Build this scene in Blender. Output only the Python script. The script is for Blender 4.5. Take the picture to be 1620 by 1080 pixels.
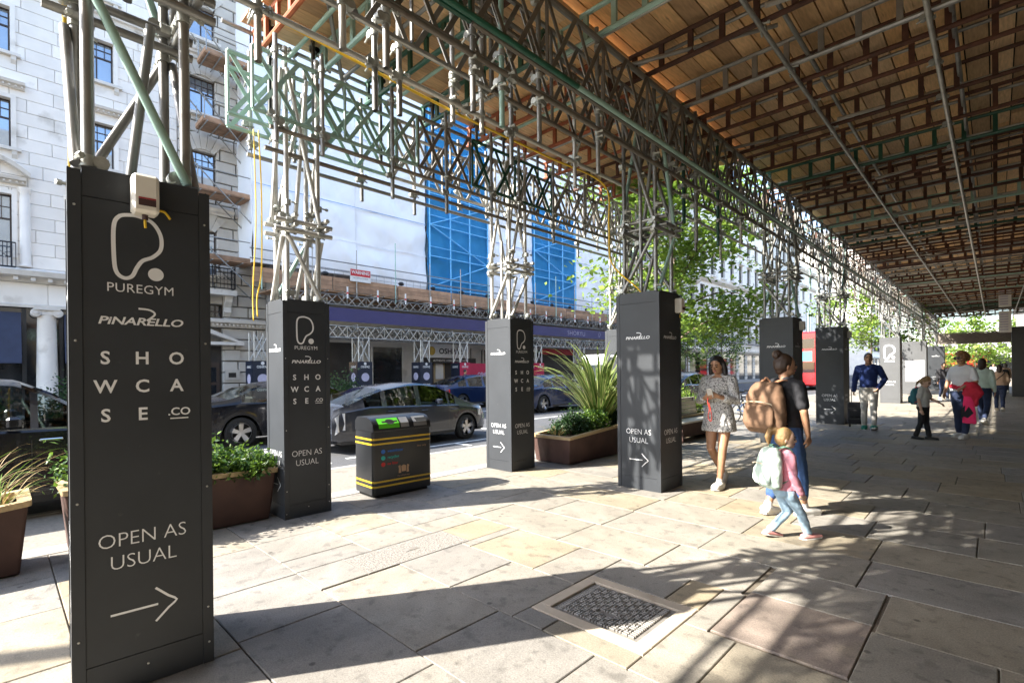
import bpy, math, random
import numpy as np
from mathutils import Vector, Matrix, noise
PI=math.pi; R=math.radians
rng=random.Random(7); nrg=np.random.default_rng(11)
for o in list(bpy.data.objects): bpy.data.objects.remove(o)
sc=bpy.context.scene; col=sc.collection

# ---------------------------------------------------------------- camera, sky, sun, exposure
yaw,roll=R(-44.058),R(-0.6164)
fw=Vector((math.sin(yaw),math.cos(yaw),0)); rt0=Vector((math.cos(yaw),-math.sin(yaw),0)); up0=Vector((0,0,1))
rt=rt0*math.cos(roll)+up0*math.sin(roll); upv=-rt0*math.sin(roll)+up0*math.cos(roll)
cam=bpy.data.cameras.new('camera'); camo=bpy.data.objects.new('camera',cam); col.objects.link(camo)
cam.sensor_width=36; cam.lens=790.04/1620*36; cam.shift_y=48.05/1620; cam.clip_start=.05; cam.clip_end=3000
mw=Matrix((rt,upv,-fw)).transposed().to_4x4(); mw.translation=(0,0,1.55); camo.matrix_world=mw
sc.camera=camo
SUN_EL=R(39.9); SUN_D=Vector((.518*math.cos(SUN_EL),.856*math.cos(SUN_EL),-math.sin(SUN_EL)))
w=bpy.data.worlds.new('World'); sc.world=w; w.use_nodes=True
nt=w.node_tree; bg=nt.nodes['Background']; sky=nt.nodes.new('ShaderNodeTexSky'); sky.sky_type='NISHITA'
sky.sun_disc=False; sky.sun_elevation=SUN_EL; sky.sun_rotation=math.atan2(-SUN_D.x,-SUN_D.y); sky.air_density=1.0; sky.dust_density=1.2
nt.links.new(sky.outputs[0],bg.inputs[0]); bg.inputs[1].default_value=.15
sl=bpy.data.lights.new('sun','SUN'); sl.energy=4.0; sl.angle=R(.53); sl.color=(1,.94,.84)
so=bpy.data.objects.new('sun',sl); col.objects.link(so); so.rotation_euler=SUN_D.to_track_quat('-Z','Y').to_euler(); so.location=(-10,-16,20)
sc.view_settings.view_transform='Standard'; sc.view_settings.look='None'; sc.view_settings.exposure=2.3; sc.view_settings.gamma=1
sc.view_settings.use_curve_mapping=False
sc.cycles.use_denoising=True
sc.cycles.max_bounces=10; sc.cycles.diffuse_bounces=6; sc.cycles.glossy_bounces=4; sc.cycles.transparent_max_bounces=12
sc.cycles.caustics_reflective=False; sc.cycles.caustics_refractive=False

# ---------------------------------------------------------------- materials
MT={}
def M(name,rgb,rough=.5,metal=0,var=.12,scale=6,bump=0,rnd=0,spec=.5,ramp=None,coord='pos',detail=4,stretch=None,var2=None,coat=0,alpha=1,bscale=None):
    """procedural material: base colour * noise variation (* random tone per object, or a ramp picked per object) + fine bump"""
    m=bpy.data.materials.new(name); m.use_nodes=True; n=m.node_tree.nodes; L=m.node_tree.links
    b=n['Principled BSDF']; b.inputs['Roughness'].default_value=rough; b.inputs['Metallic'].default_value=metal
    b.inputs['Specular IOR Level'].default_value=spec
    if coat: b.inputs['Coat Weight'].default_value=coat; b.inputs['Coat Roughness'].default_value=.04
    if coord=='pos': g=n.new('ShaderNodeNewGeometry').outputs['Position']
    else: g=n.new('ShaderNodeTexCoord').outputs['Object']
    if stretch:
        mp=n.new('ShaderNodeMapping'); mp.inputs['Scale'].default_value=stretch; L.new(g,mp.inputs[0]); g=mp.outputs[0]
    no=n.new('ShaderNodeTexNoise'); no.inputs['Scale'].default_value=scale; no.inputs['Detail'].default_value=detail; L.new(g,no.inputs['Vector'])
    if ramp:
        oi=n.new('ShaderNodeObjectInfo'); cr=n.new('ShaderNodeValToRGB'); cr.color_ramp.interpolation='CONSTANT'
        while len(cr.color_ramp.elements)<len(ramp): cr.color_ramp.elements.new(.5)
        for i,c in enumerate(ramp): cr.color_ramp.elements[i].position=i/len(ramp); cr.color_ramp.elements[i].color=(*c,1)
        L.new(oi.outputs['Random'],cr.inputs[0]); base=cr.outputs[0]
    else:
        rg=n.new('ShaderNodeRGB'); rg.outputs[0].default_value=(*rgb,1); base=rg.outputs[0]
    mr=n.new('ShaderNodeMapRange'); mr.inputs[1].default_value=.25; mr.inputs[2].default_value=.75; mr.inputs[3].default_value=1-var; mr.inputs[4].default_value=1+var; L.new(no.outputs[0],mr.inputs[0])
    fac=mr.outputs[0]
    if rnd:
        oi2=n.new('ShaderNodeObjectInfo'); m2=n.new('ShaderNodeMapRange'); m2.inputs[3].default_value=1-rnd; m2.inputs[4].default_value=1+rnd
        L.new(oi2.outputs['Random'],m2.inputs[0]); mm=n.new('ShaderNodeMath'); mm.operation='MULTIPLY'; L.new(fac,mm.inputs[0]); L.new(m2.outputs[0],mm.inputs[1]); fac=mm.outputs[0]
    vm=n.new('ShaderNodeVectorMath'); vm.operation='SCALE'; L.new(base,vm.inputs[0]); L.new(fac,vm.inputs['Scale']); out=vm.outputs[0]
    if var2:   # second colour showing through in patches (rust, stain, wear)
        c2,th,sc2=var2; n2=n.new('ShaderNodeTexNoise'); n2.inputs['Scale'].default_value=sc2; n2.inputs['Detail'].default_value=6; L.new(g,n2.inputs['Vector'])
        cr2=n.new('ShaderNodeMapRange'); cr2.inputs[1].default_value=th; cr2.inputs[2].default_value=th+.12; L.new(n2.outputs[0],cr2.inputs[0])
        mx=n.new('ShaderNodeMix'); mx.data_type='RGBA'; L.new(cr2.outputs[0],mx.inputs[0]); L.new(out,mx.inputs[6]); mx.inputs[7].default_value=(*c2,1); out=mx.outputs[2]
    L.new(out,b.inputs['Base Color'])
    if bump:
        nb=n.new('ShaderNodeTexNoise'); nb.inputs['Scale'].default_value=bscale or scale*6; nb.inputs['Detail'].default_value=5; L.new(g,nb.inputs['Vector'])
        bp=n.new('ShaderNodeBump'); bp.inputs['Strength'].default_value=bump; bp.inputs['Distance'].default_value=.01; L.new(nb.outputs[0],bp.inputs['Height']); L.new(bp.outputs[0],b.inputs['Normal'])
    if alpha<1: b.inputs['Alpha'].default_value=alpha
    MT[name]=m; return m
M('charcoal_panel',(.040,.044,.050),.48,0,.16,2.2,.05,spec=.28,var2=((.085,.088,.09),.70,16))
M('sunlit_panel',(.085,.088,.092),.5,0,.1,2.2,.04)  # lighter copy of the panel: brightness of sun and haze put into the colour
M('white_vinyl',(.80,.81,.83),.5,0,.03)
M('lamp_white',(.8,.77,.7),.45,0,.05,8,0,var2=((.45,.3,.16),.72,14))
M('dark_label',(.06,.03,.03),.5); M('red_label',(.35,.03,.04),.5)
M('galvanised',(.285,.285,.275),.42,.55,.2,7,.06,rnd=.18,var2=((.20,.19,.17),.6,5))
M('galv_bright',(.50,.49,.455),.4,.35,.15,7,.05,rnd=.1,var2=((.34,.34,.32),.6,6))
M('tube_brown',(.215,.19,.16),.5,.3,.2,6,.06,rnd=.15,var2=((.15,.12,.10),.58,6))
M('green_paint',(.015,.085,.052),.45,0,.2,6,.05,rnd=.2,var2=((.2,.24,.2),.68,11))
M('mint_paint',(.33,.50,.44),.45,.1,.18,6,.05,rnd=.1,var2=((.06,.24,.15),.70,9))
M('rust',(.085,.034,.02),.75,0,.35,9,.1,rnd=.3,var2=((.06,.028,.02),.55,7))
M('rust_orange',(.32,.09,.035),.7,0,.3,9,.1,rnd=.2)
M('coupler_steel',(.42,.43,.40),.5,.5,.3,20,.1,rnd=.2,var2=((.28,.33,.3),.6,14))
M('board',(0,0,0),.8,0,.22,5,.15,ramp=[(.70,.46,.25),(.56,.36,.19),(.76,.53,.31),(.66,.40,.19),(.48,.32,.18),(.74,.47,.23),(.60,.42,.26),(.42,.27,.15)],stretch=(9,1.2,9),var2=((.30,.17,.08),.66,2.5))
M('yellow_cable',(.75,.48,.02),.5)
YORK=[(0.258,0.234,0.195),(0.240,0.224,0.197),(0.267,0.235,0.181),(0.230,0.215,0.194),(0.252,0.231,0.199),(0.287,0.239,0.164),(0.238,0.223,0.200),(0.259,0.236,0.199),(0.224,0.211,0.192),(0.276,0.245,0.191),(0.245,0.224,0.186),(0.277,0.238,0.173)]
M('york_stone',(0,0,0),.70,0,.10,3.2,.14,ramp=YORK,var2=((.235,.215,.185),.62,2.0),bscale=45)
M('york_pink',(.255,.208,.175),.72,0,.14,3.5,.12,var2=((.30,.25,.19),.56,3),bscale=45)
M('joint_sand',(.12,.10,.075),.95,0,.3,30)
M('concrete_pale',(.235,.222,.20),.85,0,.10,5,.15,var2=((.36,.32,.26),.62,3))
M('strip_paving',(.20,.182,.152),.85,0,.2,28,.3,var2=((.14,.125,.10),.60,4),bscale=70)
M('granite_kerb',(.30,.285,.26),.75,0,.14,40,.1,rnd=.1)
M('asphalt',(.065,.066,.07),.85,0,.25,60,.35,var2=((.095,.095,.095),.58,3))
M('road_paint',(.66,.66,.63),.7,0,.15,20,.1)
M('yellow_line',(.6,.44,.06),.7,0,.15,20)
M('aggregate',(.235,.22,.20),.8,0,.75,80,.5,var2=((.07,.06,.05),.53,70))
M('iron',(.25,.235,.215),.6,.35,.2,15,.15,var2=((.2,.17,.13),.62,8))
M('frame_stone',(.47,.40,.31),.8,0,.15,6,.15,var2=((.33,.26,.19),.62,4))
def stone_detail(name):
    """wear on the paving: speckle, bedding streaks, dark drips and old chewing gum"""
    m=MT[name]; n=m.node_tree.nodes; L=m.node_tree.links; b=n['Principled BSDF']; src=b.inputs['Base Color'].links[0].from_socket
    g=n.new('ShaderNodeNewGeometry').outputs['Position']; oi=n.new('ShaderNodeObjectInfo')
    rot=n.new('ShaderNodeVectorRotate'); rot.rotation_type='Z_AXIS'; L.new(g,rot.inputs['Vector']); am=n.new('ShaderNodeMath'); am.operation='MULTIPLY'; am.inputs[1].default_value=6.28; L.new(oi.outputs['Random'],am.inputs[0]); L.new(am.outputs[0],rot.inputs['Angle'])
    def noise(sc_,det,vec,lo,hi,a,c,stretch=None):
        if stretch:
            mp=n.new('ShaderNodeMapping'); mp.inputs['Scale'].default_value=stretch; L.new(vec,mp.inputs[0]); vec=mp.outputs[0]
        t=n.new('ShaderNodeTexNoise'); t.inputs['Scale'].default_value=sc_; t.inputs['Detail'].default_value=det; L.new(vec,t.inputs['Vector']); r=n.new('ShaderNodeMapRange'); r.inputs[1].default_value=lo; r.inputs[2].default_value=hi; r.inputs[3].default_value=a; r.inputs[4].default_value=c; L.new(t.outputs[0],r.inputs[0]); return r.outputs[0]
    f=[noise(120,3,g,.3,.7,.74,1.2),noise(2.2,6,rot.outputs[0],.3,.7,.86,1.10,(1,3,1)),noise(9,8,g,.56,.66,1,.72),noise(.9,4,g,.3,.7,.82,1.12),noise(22,5,g,.6,.72,1,.74)]
    v=n.new('ShaderNodeTexVoronoi'); v.inputs['Scale'].default_value=3.8; L.new(g,v.inputs['Vector']); gm=n.new('ShaderNodeMapRange'); gm.inputs[1].default_value=.05; gm.inputs[2].default_value=.085; gm.inputs[3].default_value=.42; gm.inputs[4].default_value=1; L.new(v.outputs['Distance'],gm.inputs[0]); f.append(gm.outputs[0])
    cur=f[0]
    for q in f[1:]:
        mm=n.new('ShaderNodeMath'); mm.operation='MULTIPLY'; L.new(cur,mm.inputs[0]); L.new(q,mm.inputs[1]); cur=mm.outputs[0]
    vm=n.new('ShaderNodeVectorMath'); vm.operation='SCALE'; L.new(src,vm.inputs[0]); L.new(cur,vm.inputs['Scale']); L.new(vm.outputs[0],b.inputs['Base Color'])
for _n in('york_stone','york_pink','york_far'):
    if _n in MT: stone_detail(_n)
# ---------------------------------------------------------------- mesh helpers
class MB:
    def __init__(s): s.v=[]; s.f=[]; s.m=[]; s.cur=0
    def add(s,vs,fs):
        b=len(s.v); s.v.extend([tuple(p) for p in vs]); s.f.extend([tuple(i+b for i in f) for f in fs]); s.m.extend([s.cur]*len(fs)); return s
    def box(s,a,b):
        x0,y0,z0=a; x1,y1,z1=b
        return s.add([(x0,y0,z0),(x1,y0,z0),(x1,y1,z0),(x0,y1,z0),(x0,y0,z1),(x1,y0,z1),(x1,y1,z1),(x0,y1,z1)],
            [(0,3,2,1),(4,5,6,7),(0,1,5,4),(1,2,6,5),(2,3,7,6),(3,0,4,7)])
    def cbox(s,a,b,c=.005):
        """box with its top edges chamfered"""
        x0,y0,z0=a; x1,y1,z1=b
        return s.add([(x0,y0,z0),(x1,y0,z0),(x1,y1,z0),(x0,y1,z0),(x0,y0,z1-c),(x1,y0,z1-c),(x1,y1,z1-c),(x0,y1,z1-c),(x0+c,y0+c,z1),(x1-c,y0+c,z1),(x1-c,y1-c,z1),(x0+c,y1-c,z1)],
            [(0,3,2,1),(8,9,10,11),(0,1,5,4),(1,2,6,5),(2,3,7,6),(3,0,4,7),(4,5,9,8),(5,6,10,9),(6,7,11,10),(7,4,8,11)])
    def rbox(s,a,b,c=.01):
        """box with all edges chamfered"""
        v=[];ix={}
        lo,hi=a,b
        for sx in(0,1):
            for sy in(0,1):
                for sz in(0,1):
                    p=[(lo,hi)[k][i] for i,k in enumerate((sx,sy,sz))]
                    for ax in range(3):
                        q=[p[i]+(c if (sx,sy,sz)[i]==0 else -c) if i!=ax else p[i] for i in range(3)]
                        ix[(sx,sy,sz,ax)]=len(v); v.append(q)
        f=[]
        for ax in range(3):
            o=[i for i in range(3) if i!=ax]
            for k in(0,1):
                cyc=[(0,0),(1,0),(1,1),(0,1)]; fa=[]
                for u in cyc:
                    t=[0,0,0]; t[ax]=k; t[o[0]]=u[0]; t[o[1]]=u[1]; fa.append(ix[(*t,ax)])
                f.append(fa if (k==1)==(ax!=1) else fa[::-1])
        for ax in range(3):
            o=[i for i in range(3) if i!=ax]
            for u in(0,1):
                for w_ in(0,1):
                    t0=[0,0,0]; t0[o[0]]=u; t0[o[1]]=w_; t1=list(t0); t1[ax]=1
                    f.append([ix[(*t0,o[0])],ix[(*t0,o[1])],ix[(*t1,o[1])],ix[(*t1,o[0])]])
        for sx in(0,1):
            for sy in(0,1):
                for sz in(0,1): f.append([ix[(sx,sy,sz,i)] for i in range(3)])
        return s.add(v,f)
    def tube(s,p0,p1,r,n=8,r2=None,caps=True,hollow=False):
        p0,p1=Vector(p0),Vector(p1); d=(p1-p0)
        if d.length<1e-6: return s
        d.normalize(); a=Vector((0,0,1)) if abs(d.z)<.9 else Vector((1,0,0)); u=d.cross(a).normalized(); v=d.cross(u); r2=r if r2 is None else r2
        c=[(math.cos(2*PI*i/n),math.sin(2*PI*i/n)) for i in range(n)]
        vs=[p0+u*(x*r)+v*(y*r) for x,y in c]+[p1+u*(x*r2)+v*(y*r2) for x,y in c]
        fs=[(i,i+n,(i+1)%n+n,(i+1)%n) for i in range(n)]
        if caps: fs+=[tuple(range(n)),tuple(range(2*n-1,n-1,-1))]
        return s.add(vs,fs)
    def path(s,pts,rad,n=8,caps=True):
        """tube along a polyline; rad = number or list"""
        pts=[Vector(p) for p in pts]; k=len(pts); rad=[rad]*k if not hasattr(rad,'__len__') else rad
        vs=[];u=None
        for i,p in enumerate(pts):
            d=(pts[min(i+1,k-1)]-pts[max(i-1,0)]).normalized()
            if u is None: u=d.cross(Vector((0,0,1)) if abs(d.z)<.9 else Vector((1,0,0))).normalized()
            u=(u-d*u.dot(d)).normalized(); v=d.cross(u)
            for j in range(n): a=2*PI*j/n; vs.append(p+u*(math.cos(a)*rad[i])+v*(math.sin(a)*rad[i]))
        fs=[(i*n+j,i*n+(j+1)%n,(i+1)*n+(j+1)%n,(i+1)*n+j) for i in range(k-1) for j in range(n)]
        if caps: fs+=[tuple(range(n-1,-1,-1)),tuple(range((k-1)*n,k*n))]
        return s.add(vs,fs)
    def bar(s,p0,p1,wd,th,side=None):
        """flat bar from p0 to p1, wd wide along side, th thick"""
        p0,p1=Vector(p0),Vector(p1); d=(p1-p0).normalized(); a=Vector(side) if side else (Vector((0,0,1)) if abs(d.z)<.9 else Vector((1,0,0)))
        u=(a-d*a.dot(d)).normalized()*wd/2; v=d.cross(u).normalized()*th/2
        return s.add([p0-u-v,p0+u-v,p0+u+v,p0-u+v,p1-u-v,p1+u-v,p1+u+v,p1-u+v],[(0,3,2,1),(4,5,6,7),(0,1,5,4),(1,2,6,5),(2,3,7,6),(3,0,4,7)])
    def prism(s,poly,h0,h1,ax='z'):
        n=len(poly)
        P=(lambda a,b,h:(a,b,h)) if ax=='z' else ((lambda a,b,h:(h,a,b)) if ax=='x' else (lambda a,b,h:(a,h,b)))
        vs=[P(a,b,h0) for a,b in poly]+[P(a,b,h1) for a,b in poly]
        fs=[tuple(range(n-1,-1,-1)),tuple(range(n,2*n))]+[(i,(i+1)%n,(i+1)%n+n,i+n) for i in range(n)]
        return s.add(vs,fs)
    def ball(s,c,r,nu=10,nv=7):
        rx,ry,rz=(r,r,r) if not hasattr(r,'__len__') else r
        vs=[(c[0],c[1],c[2]+rz)];
        for i in range(1,nv):
            t=PI*i/nv
            for j in range(nu): a=2*PI*j/nu; vs.append((c[0]+rx*math.sin(t)*math.cos(a),c[1]+ry*math.sin(t)*math.sin(a),c[2]+rz*math.cos(t)))
        vs.append((c[0],c[1],c[2]-rz)); fs=[(0,1+j,1+(j+1)%nu) for j in range(nu)]
        for i in range(nv-2):
            for j in range(nu): a=1+i*nu; fs.append((a+j,a+nu+j,a+nu+(j+1)%nu,a+(j+1)%nu))
        b=1+(nv-2)*nu; fs+=[(b+(j+1)%nu,b+j,len(vs)-1) for j in range(nu)]
        return s.add(vs,fs)
    def lathe(s,prof,n=24,c=(0,0,0),axis='z'):
        vs=[]
        for r,h in prof:
            for j in range(n):
                a=2*PI*j/n; x,y=r*math.cos(a),r*math.sin(a)
                vs.append((c[0]+x,c[1]+y,c[2]+h) if axis=='z' else ((c[0]+h,c[1]+x,c[2]+y) if axis=='x' else (c[0]+x,c[1]+h,c[2]+y)))
        k=len(prof); return s.add(vs,[(i*n+j,i*n+(j+1)%n,(i+1)*n+(j+1)%n,(i+1)*n+j) for i in range(k-1) for j in range(n)])
    def mesh(s,name='m',smooth=False):
        me=bpy.data.meshes.new(name); me.from_pydata(s.v,[],s.f)
        if smooth: me.shade_smooth() if smooth is True else me.set_sharp_from_angle(angle=smooth)
        if smooth and smooth is not True:
            me.shade_smooth(); me.set_sharp_from_angle(angle=smooth)
        me.update(); return me
    def build(s,name,mat,parent=None,smooth=False,loc=None,kind=None):
        me=s.mesh(name,smooth)
        mats=mat if isinstance(mat,(list,tuple)) else [mat]
        for m in mats: me.materials.append(MT[m] if isinstance(m,str) else m)
        if len(mats)>1: me.polygons.foreach_set('material_index',s.m)
        return link(name,me,parent,loc,kind)
def link(name,me,parent=None,loc=None,kind=None):
    o=bpy.data.objects.new(name,me); col.objects.link(o)
    if parent is not None: o.parent=parent
    if loc is not None: o.location=loc
    if kind: o['kind']=kind
    return o
def thing(name,label,cat,loc=(0,0,0),rz=0,group=None):
    o=bpy.data.objects.new(name,None); col.objects.link(o); o.empty_display_size=.1; o.location=loc; o.rotation_euler=(0,0,rz)
    tag(o,label,cat,group); return o
def tag(o,label=None,cat=None,group=None,kind=None):
    if label: o['label']=label
    if cat: o['category']=cat
    if group: o['group']=group
    if kind: o['kind']=kind
    return o
def dup(root,loc=None,rz=None,label=None,parent=None):
    r=root.copy(); col.objects.link(r); r.parent=parent
    if loc is not None: r.location=loc
    if rz is not None: r.rotation_euler=(0,0,rz)
    if label: r['label']=label
    for ch in list(root.children): dup(ch,parent=r)
    return r
_tx={}
def text_mesh(body,size,align='CENTER',bold=0,xs=1,shear=0,space=1,mat='white_vinyl'):
    k=(body,size,align,bold,xs,shear,space,mat)
    if k in _tx: return _tx[k]
    cu=bpy.data.curves.new('t','FONT'); cu.body=body; cu.size=size; cu.align_x=align; cu.offset=bold; cu.shear=shear; cu.space_character=space; cu.resolution_u=3
    t=bpy.data.objects.new('t',cu); col.objects.link(t)
    me=bpy.data.meshes.new_from_object(t); bpy.data.objects.remove(t)
    me.transform(Matrix.Diagonal((xs,1,1,1))); me.materials.clear(); me.materials.append(MT[mat]); me.name='lettering'; _tx[k]=me; return me
FACE={'px':Matrix(((0,0,1),(1,0,0),(0,1,0))),'my':Matrix(((1,0,0),(0,0,-1),(0,1,0))),'mx':Matrix(((0,0,-1),(-1,0,0),(0,1,0))),'py':Matrix(((-1,0,0),(0,0,1),(0,1,0)))}
def put_text(me,face,loc,parent,name='lettering'):
    o=link(name,me,parent); o.matrix_local=Matrix.Translation(loc)@FACE[face].to_4x4(); return o
def spline(pts,n=8,closed=False):
    P=[Vector(p) for p in pts]; k=len(P); out=[]
    for i in range(k if closed else k-1):
        g=(lambda j:P[j%k]) if closed else (lambda j:P[max(0,min(k-1,j))])
        a,b,c,d=g(i-1),g(i),g(i+1),g(i+2)
        for j in range(n):
            t=j/n; out.append(.5*((2*b)+(c-a)*t+(2*a-5*b+4*c-d)*t*t+(3*b-a-3*c+d)*t**3))
    if not closed: out.append(P[-1])
    return out
def strip2d(pts,wd,closed=False):
    """flat ribbon in the xy plane along a 2-D path"""
    P=[Vector((p[0],p[1],0)) for p in pts]; k=len(P); vs=[]
    for i in range(k):
        a=P[(i-1)%k] if closed else P[max(0,i-1)]; b=P[(i+1)%k] if closed else P[min(k-1,i+1)]
        d=(b-a).normalized(); nn=Vector((-d.y,d.x,0))*wd/2; vs+=[P[i]+nn,P[i]-nn]
    fs=[(2*i,2*i+1,2*((i+1)%k)+1,2*((i+1)%k)) for i in range(k if closed else k-1)]
    return vs,fs
# ---------------------------------------------------------------- ground
def rects_minus(rects,hole):
    out=[]; hx0,hx1,hy0,hy1=hole
    for x0,x1,y0,y1 in rects:
        if x1<=hx0 or x0>=hx1 or y1<=hy0 or y0>=hy1: out.append((x0,x1,y0,y1)); continue
        if x0<hx0: out.append((x0,hx0,y0,y1))
        if x1>hx1: out.append((hx1,x1,y0,y1))
        a,b=max(x0,hx0),min(x1,hx1)
        if y0<hy0: out.append((a,b,y0,hy0))
        if y1>hy1: out.append((a,b,hy1,y1))
    return [r for r in out if r[1]-r[0]>.03 and r[3]-r[2]>.03]
gsheet=MB().box((-1500,-1500,-.5),(1500,1500,-.3)).build('ground','concrete_pale'); tag(gsheet,kind='structure')
pav=MB().box((-5.95,-30,-.29),(2.2,90,-.014)).build('pavement','joint_sand'); tag(pav,kind='structure')
HOLES=[(-3.93,-3.5,2.0,3.03),(-2.22,-1.39,2.44,3.15),(-1.24,-.54,2.955,3.66)]
slabs=[]; y=-6.245; prev=set()
while y<25:
    h=.655; x=-5.94+rng.uniform(-.5,0)
    while x<2.2:
        L=rng.choice([.62,.75,.75,.88,.9,1.0,1.15]); slabs.append((max(x,-5.94),min(x+L,2.2),y,y+h)); x+=L
    y+=h
for hol in HOLES: slabs=rects_minus(slabs,hol)
slabs.append(HOLES[2]+('p',))
def seen(x,y):  # roughly inside the view (generous)
    d=-.6954*x+.7186*y
    if d<.3: return False
    u=(.7186*x+.6954*y)/d
    return -1.35<u<1.15
far=MB()
for s_ in slabs:
    x0,x1,y0,y1=s_[:4]
    if x1-x0<.04: continue
    g_=.004; dz=rng.uniform(-.002,.002)
    a=(x0+g_,y0+g_,-.07); b=(x1-g_,y1-g_,dz)
    if any(seen(px_,py_) for px_ in(x0,x1) for py_ in(y0,y1)) and y0<17:
        MB().cbox(a,b,.004).build('paving_slab','york_pink' if len(s_)>4 else 'york_stone',pav)
    else: far.cbox(a,b,.004)
def paving_far_mat():
    m=M('york_far',(.275,.245,.195),.72,0,.16,1.6,.1); stone_detail('york_far')
    return m
paving_far_mat()
o=far.build('paving_slab','york_far',pav,kind='stuff')
# far paving beyond 25 m: joints only as thin strips between big fields
fm=MB(); y=25.0
while y<90:
    x=-5.94
    while x<2.2:
        L=rng.choice([.75,.9,1.0,1.15]); fm.box((max(x,-5.94)+.004,y+.004,-.05),(min(x+L,2.2)-.004,y+.651,rng.uniform(-.002,.002))); x+=L
    y+=.655
fm.build('paving_slab','york_far',pav,kind='stuff')
# inspection cover of exposed aggregate
hx=HOLES[0]; ic=thing('inspection_cover','speckled aggregate cover set in the paving, with a small dark lifting plate','cover',(hx[0],hx[2],0))
MB().cbox((.008,.008,-.07),(hx[1]-hx[0]-.008,hx[3]-hx[2]-.008,.001),.003).build('infill','aggregate',ic)
MB().box((.19,.46,-.02),(.25,.60,.004)).build('lifting_plate','iron',ic)
fr=MB(); W_,L_=hx[1]-hx[0],hx[3]-hx[2]
for a,b in(((0,0),(W_,.006)),((0,L_-.006),(W_,L_)),((0,.006),(.006,L_-.006)),((W_-.006,.006),(W_,L_-.006))): fr.box((*a,-.05),(*b,.003))
fr.build('frame','iron',ic)
# cast iron grid cover with pale stone frame
hx=HOLES[1]; W_,L_=hx[1]-hx[0],hx[3]-hx[2]; gc=thing('drain_cover','square cast iron chequer cover in a pale stone frame','cover',(hx[0],hx[2],0))
st=.095
for k,(a,b) in enumerate((((0.005,0.005),(W_-.005,st)),((0.005,L_-st),(W_-.005,L_-.005)),((0.005,st+.003),(st,L_-st-.003)),((W_-st,st+.003),(W_-.005,L_-st-.003)))): MB().cbox((*a,-.07),(*b,.001),.004).build('frame_stone','frame_stone',gc)
gp=MB().box((st+.004,st+.004,-.06),(W_-st-.004,L_-st-.004,-.012)).build('cover_plate','iron',gc)
ri=MB(); nx,ny=13,11
for i in range(nx):
    for j in range(ny):
        cx=st+.035+(W_-2*st-.07)*(i+.5)/nx; cy=st+.03+(L_-2*st-.06)*(j+.5)/ny
        if 5<=i<=7 and j in(3,): continue
        a_=(.019,.007) if (i+j)%2 else (.007,.017)
        if i in(0,nx-1): a_=(.019,.006)
        ri.box((cx-.019,cy-.019,-.014),(cx+.019,cy+.019,-.006)) if 0 else None
        for q in(-1,1):
            if a_[0]>a_[1]: ri.cbox((cx-a_[0],cy+q*.011-a_[1],-.014),(cx+a_[0],cy+q*.011+a_[1],.001),.002)
            else: ri.cbox((cx+q*.011-a_[0],cy-a_[1],-.014),(cx+q*.011+a_[0],cy+a_[1],.001),.002)
ri.build('raised_grid','iron',gc,kind='stuff')
# kerb, pale strip, road
kb=MB().box((-6.25,-30,-.29),(-5.95,120,-.02)).build('kerb','joint_sand'); tag(kb,kind='structure')
y=-2
while y<60:
    L=.915
    if y<26: MB().cbox((-6.245,y+.004,-.1),(-5.957,y+L-.004,.001),.012).build('kerb_stone','granite_kerb',kb)
    y+=L
stp=MB().box((-7.85,-40,-.29),(-6.25,200,-.03)).build('loading_strip','strip_paving'); tag(stp,kind='structure')
k2=MB(); y=-12
while y<60:
    k2.cbox((-8.0,y+.004,-.29),(-7.853,y+.911,-.024),.01); y+=.915
k2=k2.build('kerb','granite_kerb'); tag(k2,kind='structure')
rd=MB().box((-21.5,-60,-.29),(-8.0,320,-.06)).build('road','asphalt'); tag(rd,kind='structure')
# painted road markings
mk=MB()
def stripe(x0,x1,y0,y1,z=-.056): mk.add([(x0,y0,z),(x1,y0,z),(x1,y1,z),(x0,y1,z)],[(0,1,2,3)])
stripe(-8.9,-8.8,4.6,8.4); stripe(-8.8,-8.3,7.2,7.3)
for k in range(-4,16): stripe(-11.35,-11.25,k*4.0,k*4.0+2.2)
for k in range(-4,20): stripe(-15.2,-15.1,k*4.0+1,k*4.0+3)
stripe(-11.2,-9.0,9.6,9.8); stripe(-11.2,-9.0,3.85,3.93)
for k in range(6): stripe(-10.9,-9.1,22+k*.9,22.45+k*.9)
mk.build('road_marking','road_paint',rd)
yl=MB(); yl.add([(-21.3,-60,-.056),(-21.2,-60,-.056),(-21.2,200,-.056),(-21.3,200,-.056)],[(0,1,2,3)]); yl.build('yellow_line','yellow_line',rd)
cm=MB()  # painted cycle loop symbol seen below the first car
pts=[( -8.7+.28*math.cos(a),3.75+.42*math.sin(a)) for a in [i*2*PI/20 for i in range(20)]]
vs,fs=strip2d(pts,.1,True); cm.add([(v.x,v.y,-.055) for v in vs],fs); cm.build('cycle_marking','road_paint',rd)
op=MB().box((-30,-60,-.29),(-21.5,320,.02)).build('far_pavement','concrete_pale'); tag(op,kind='structure')
M('void_black',(.006,.005,.005),.95)
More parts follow.
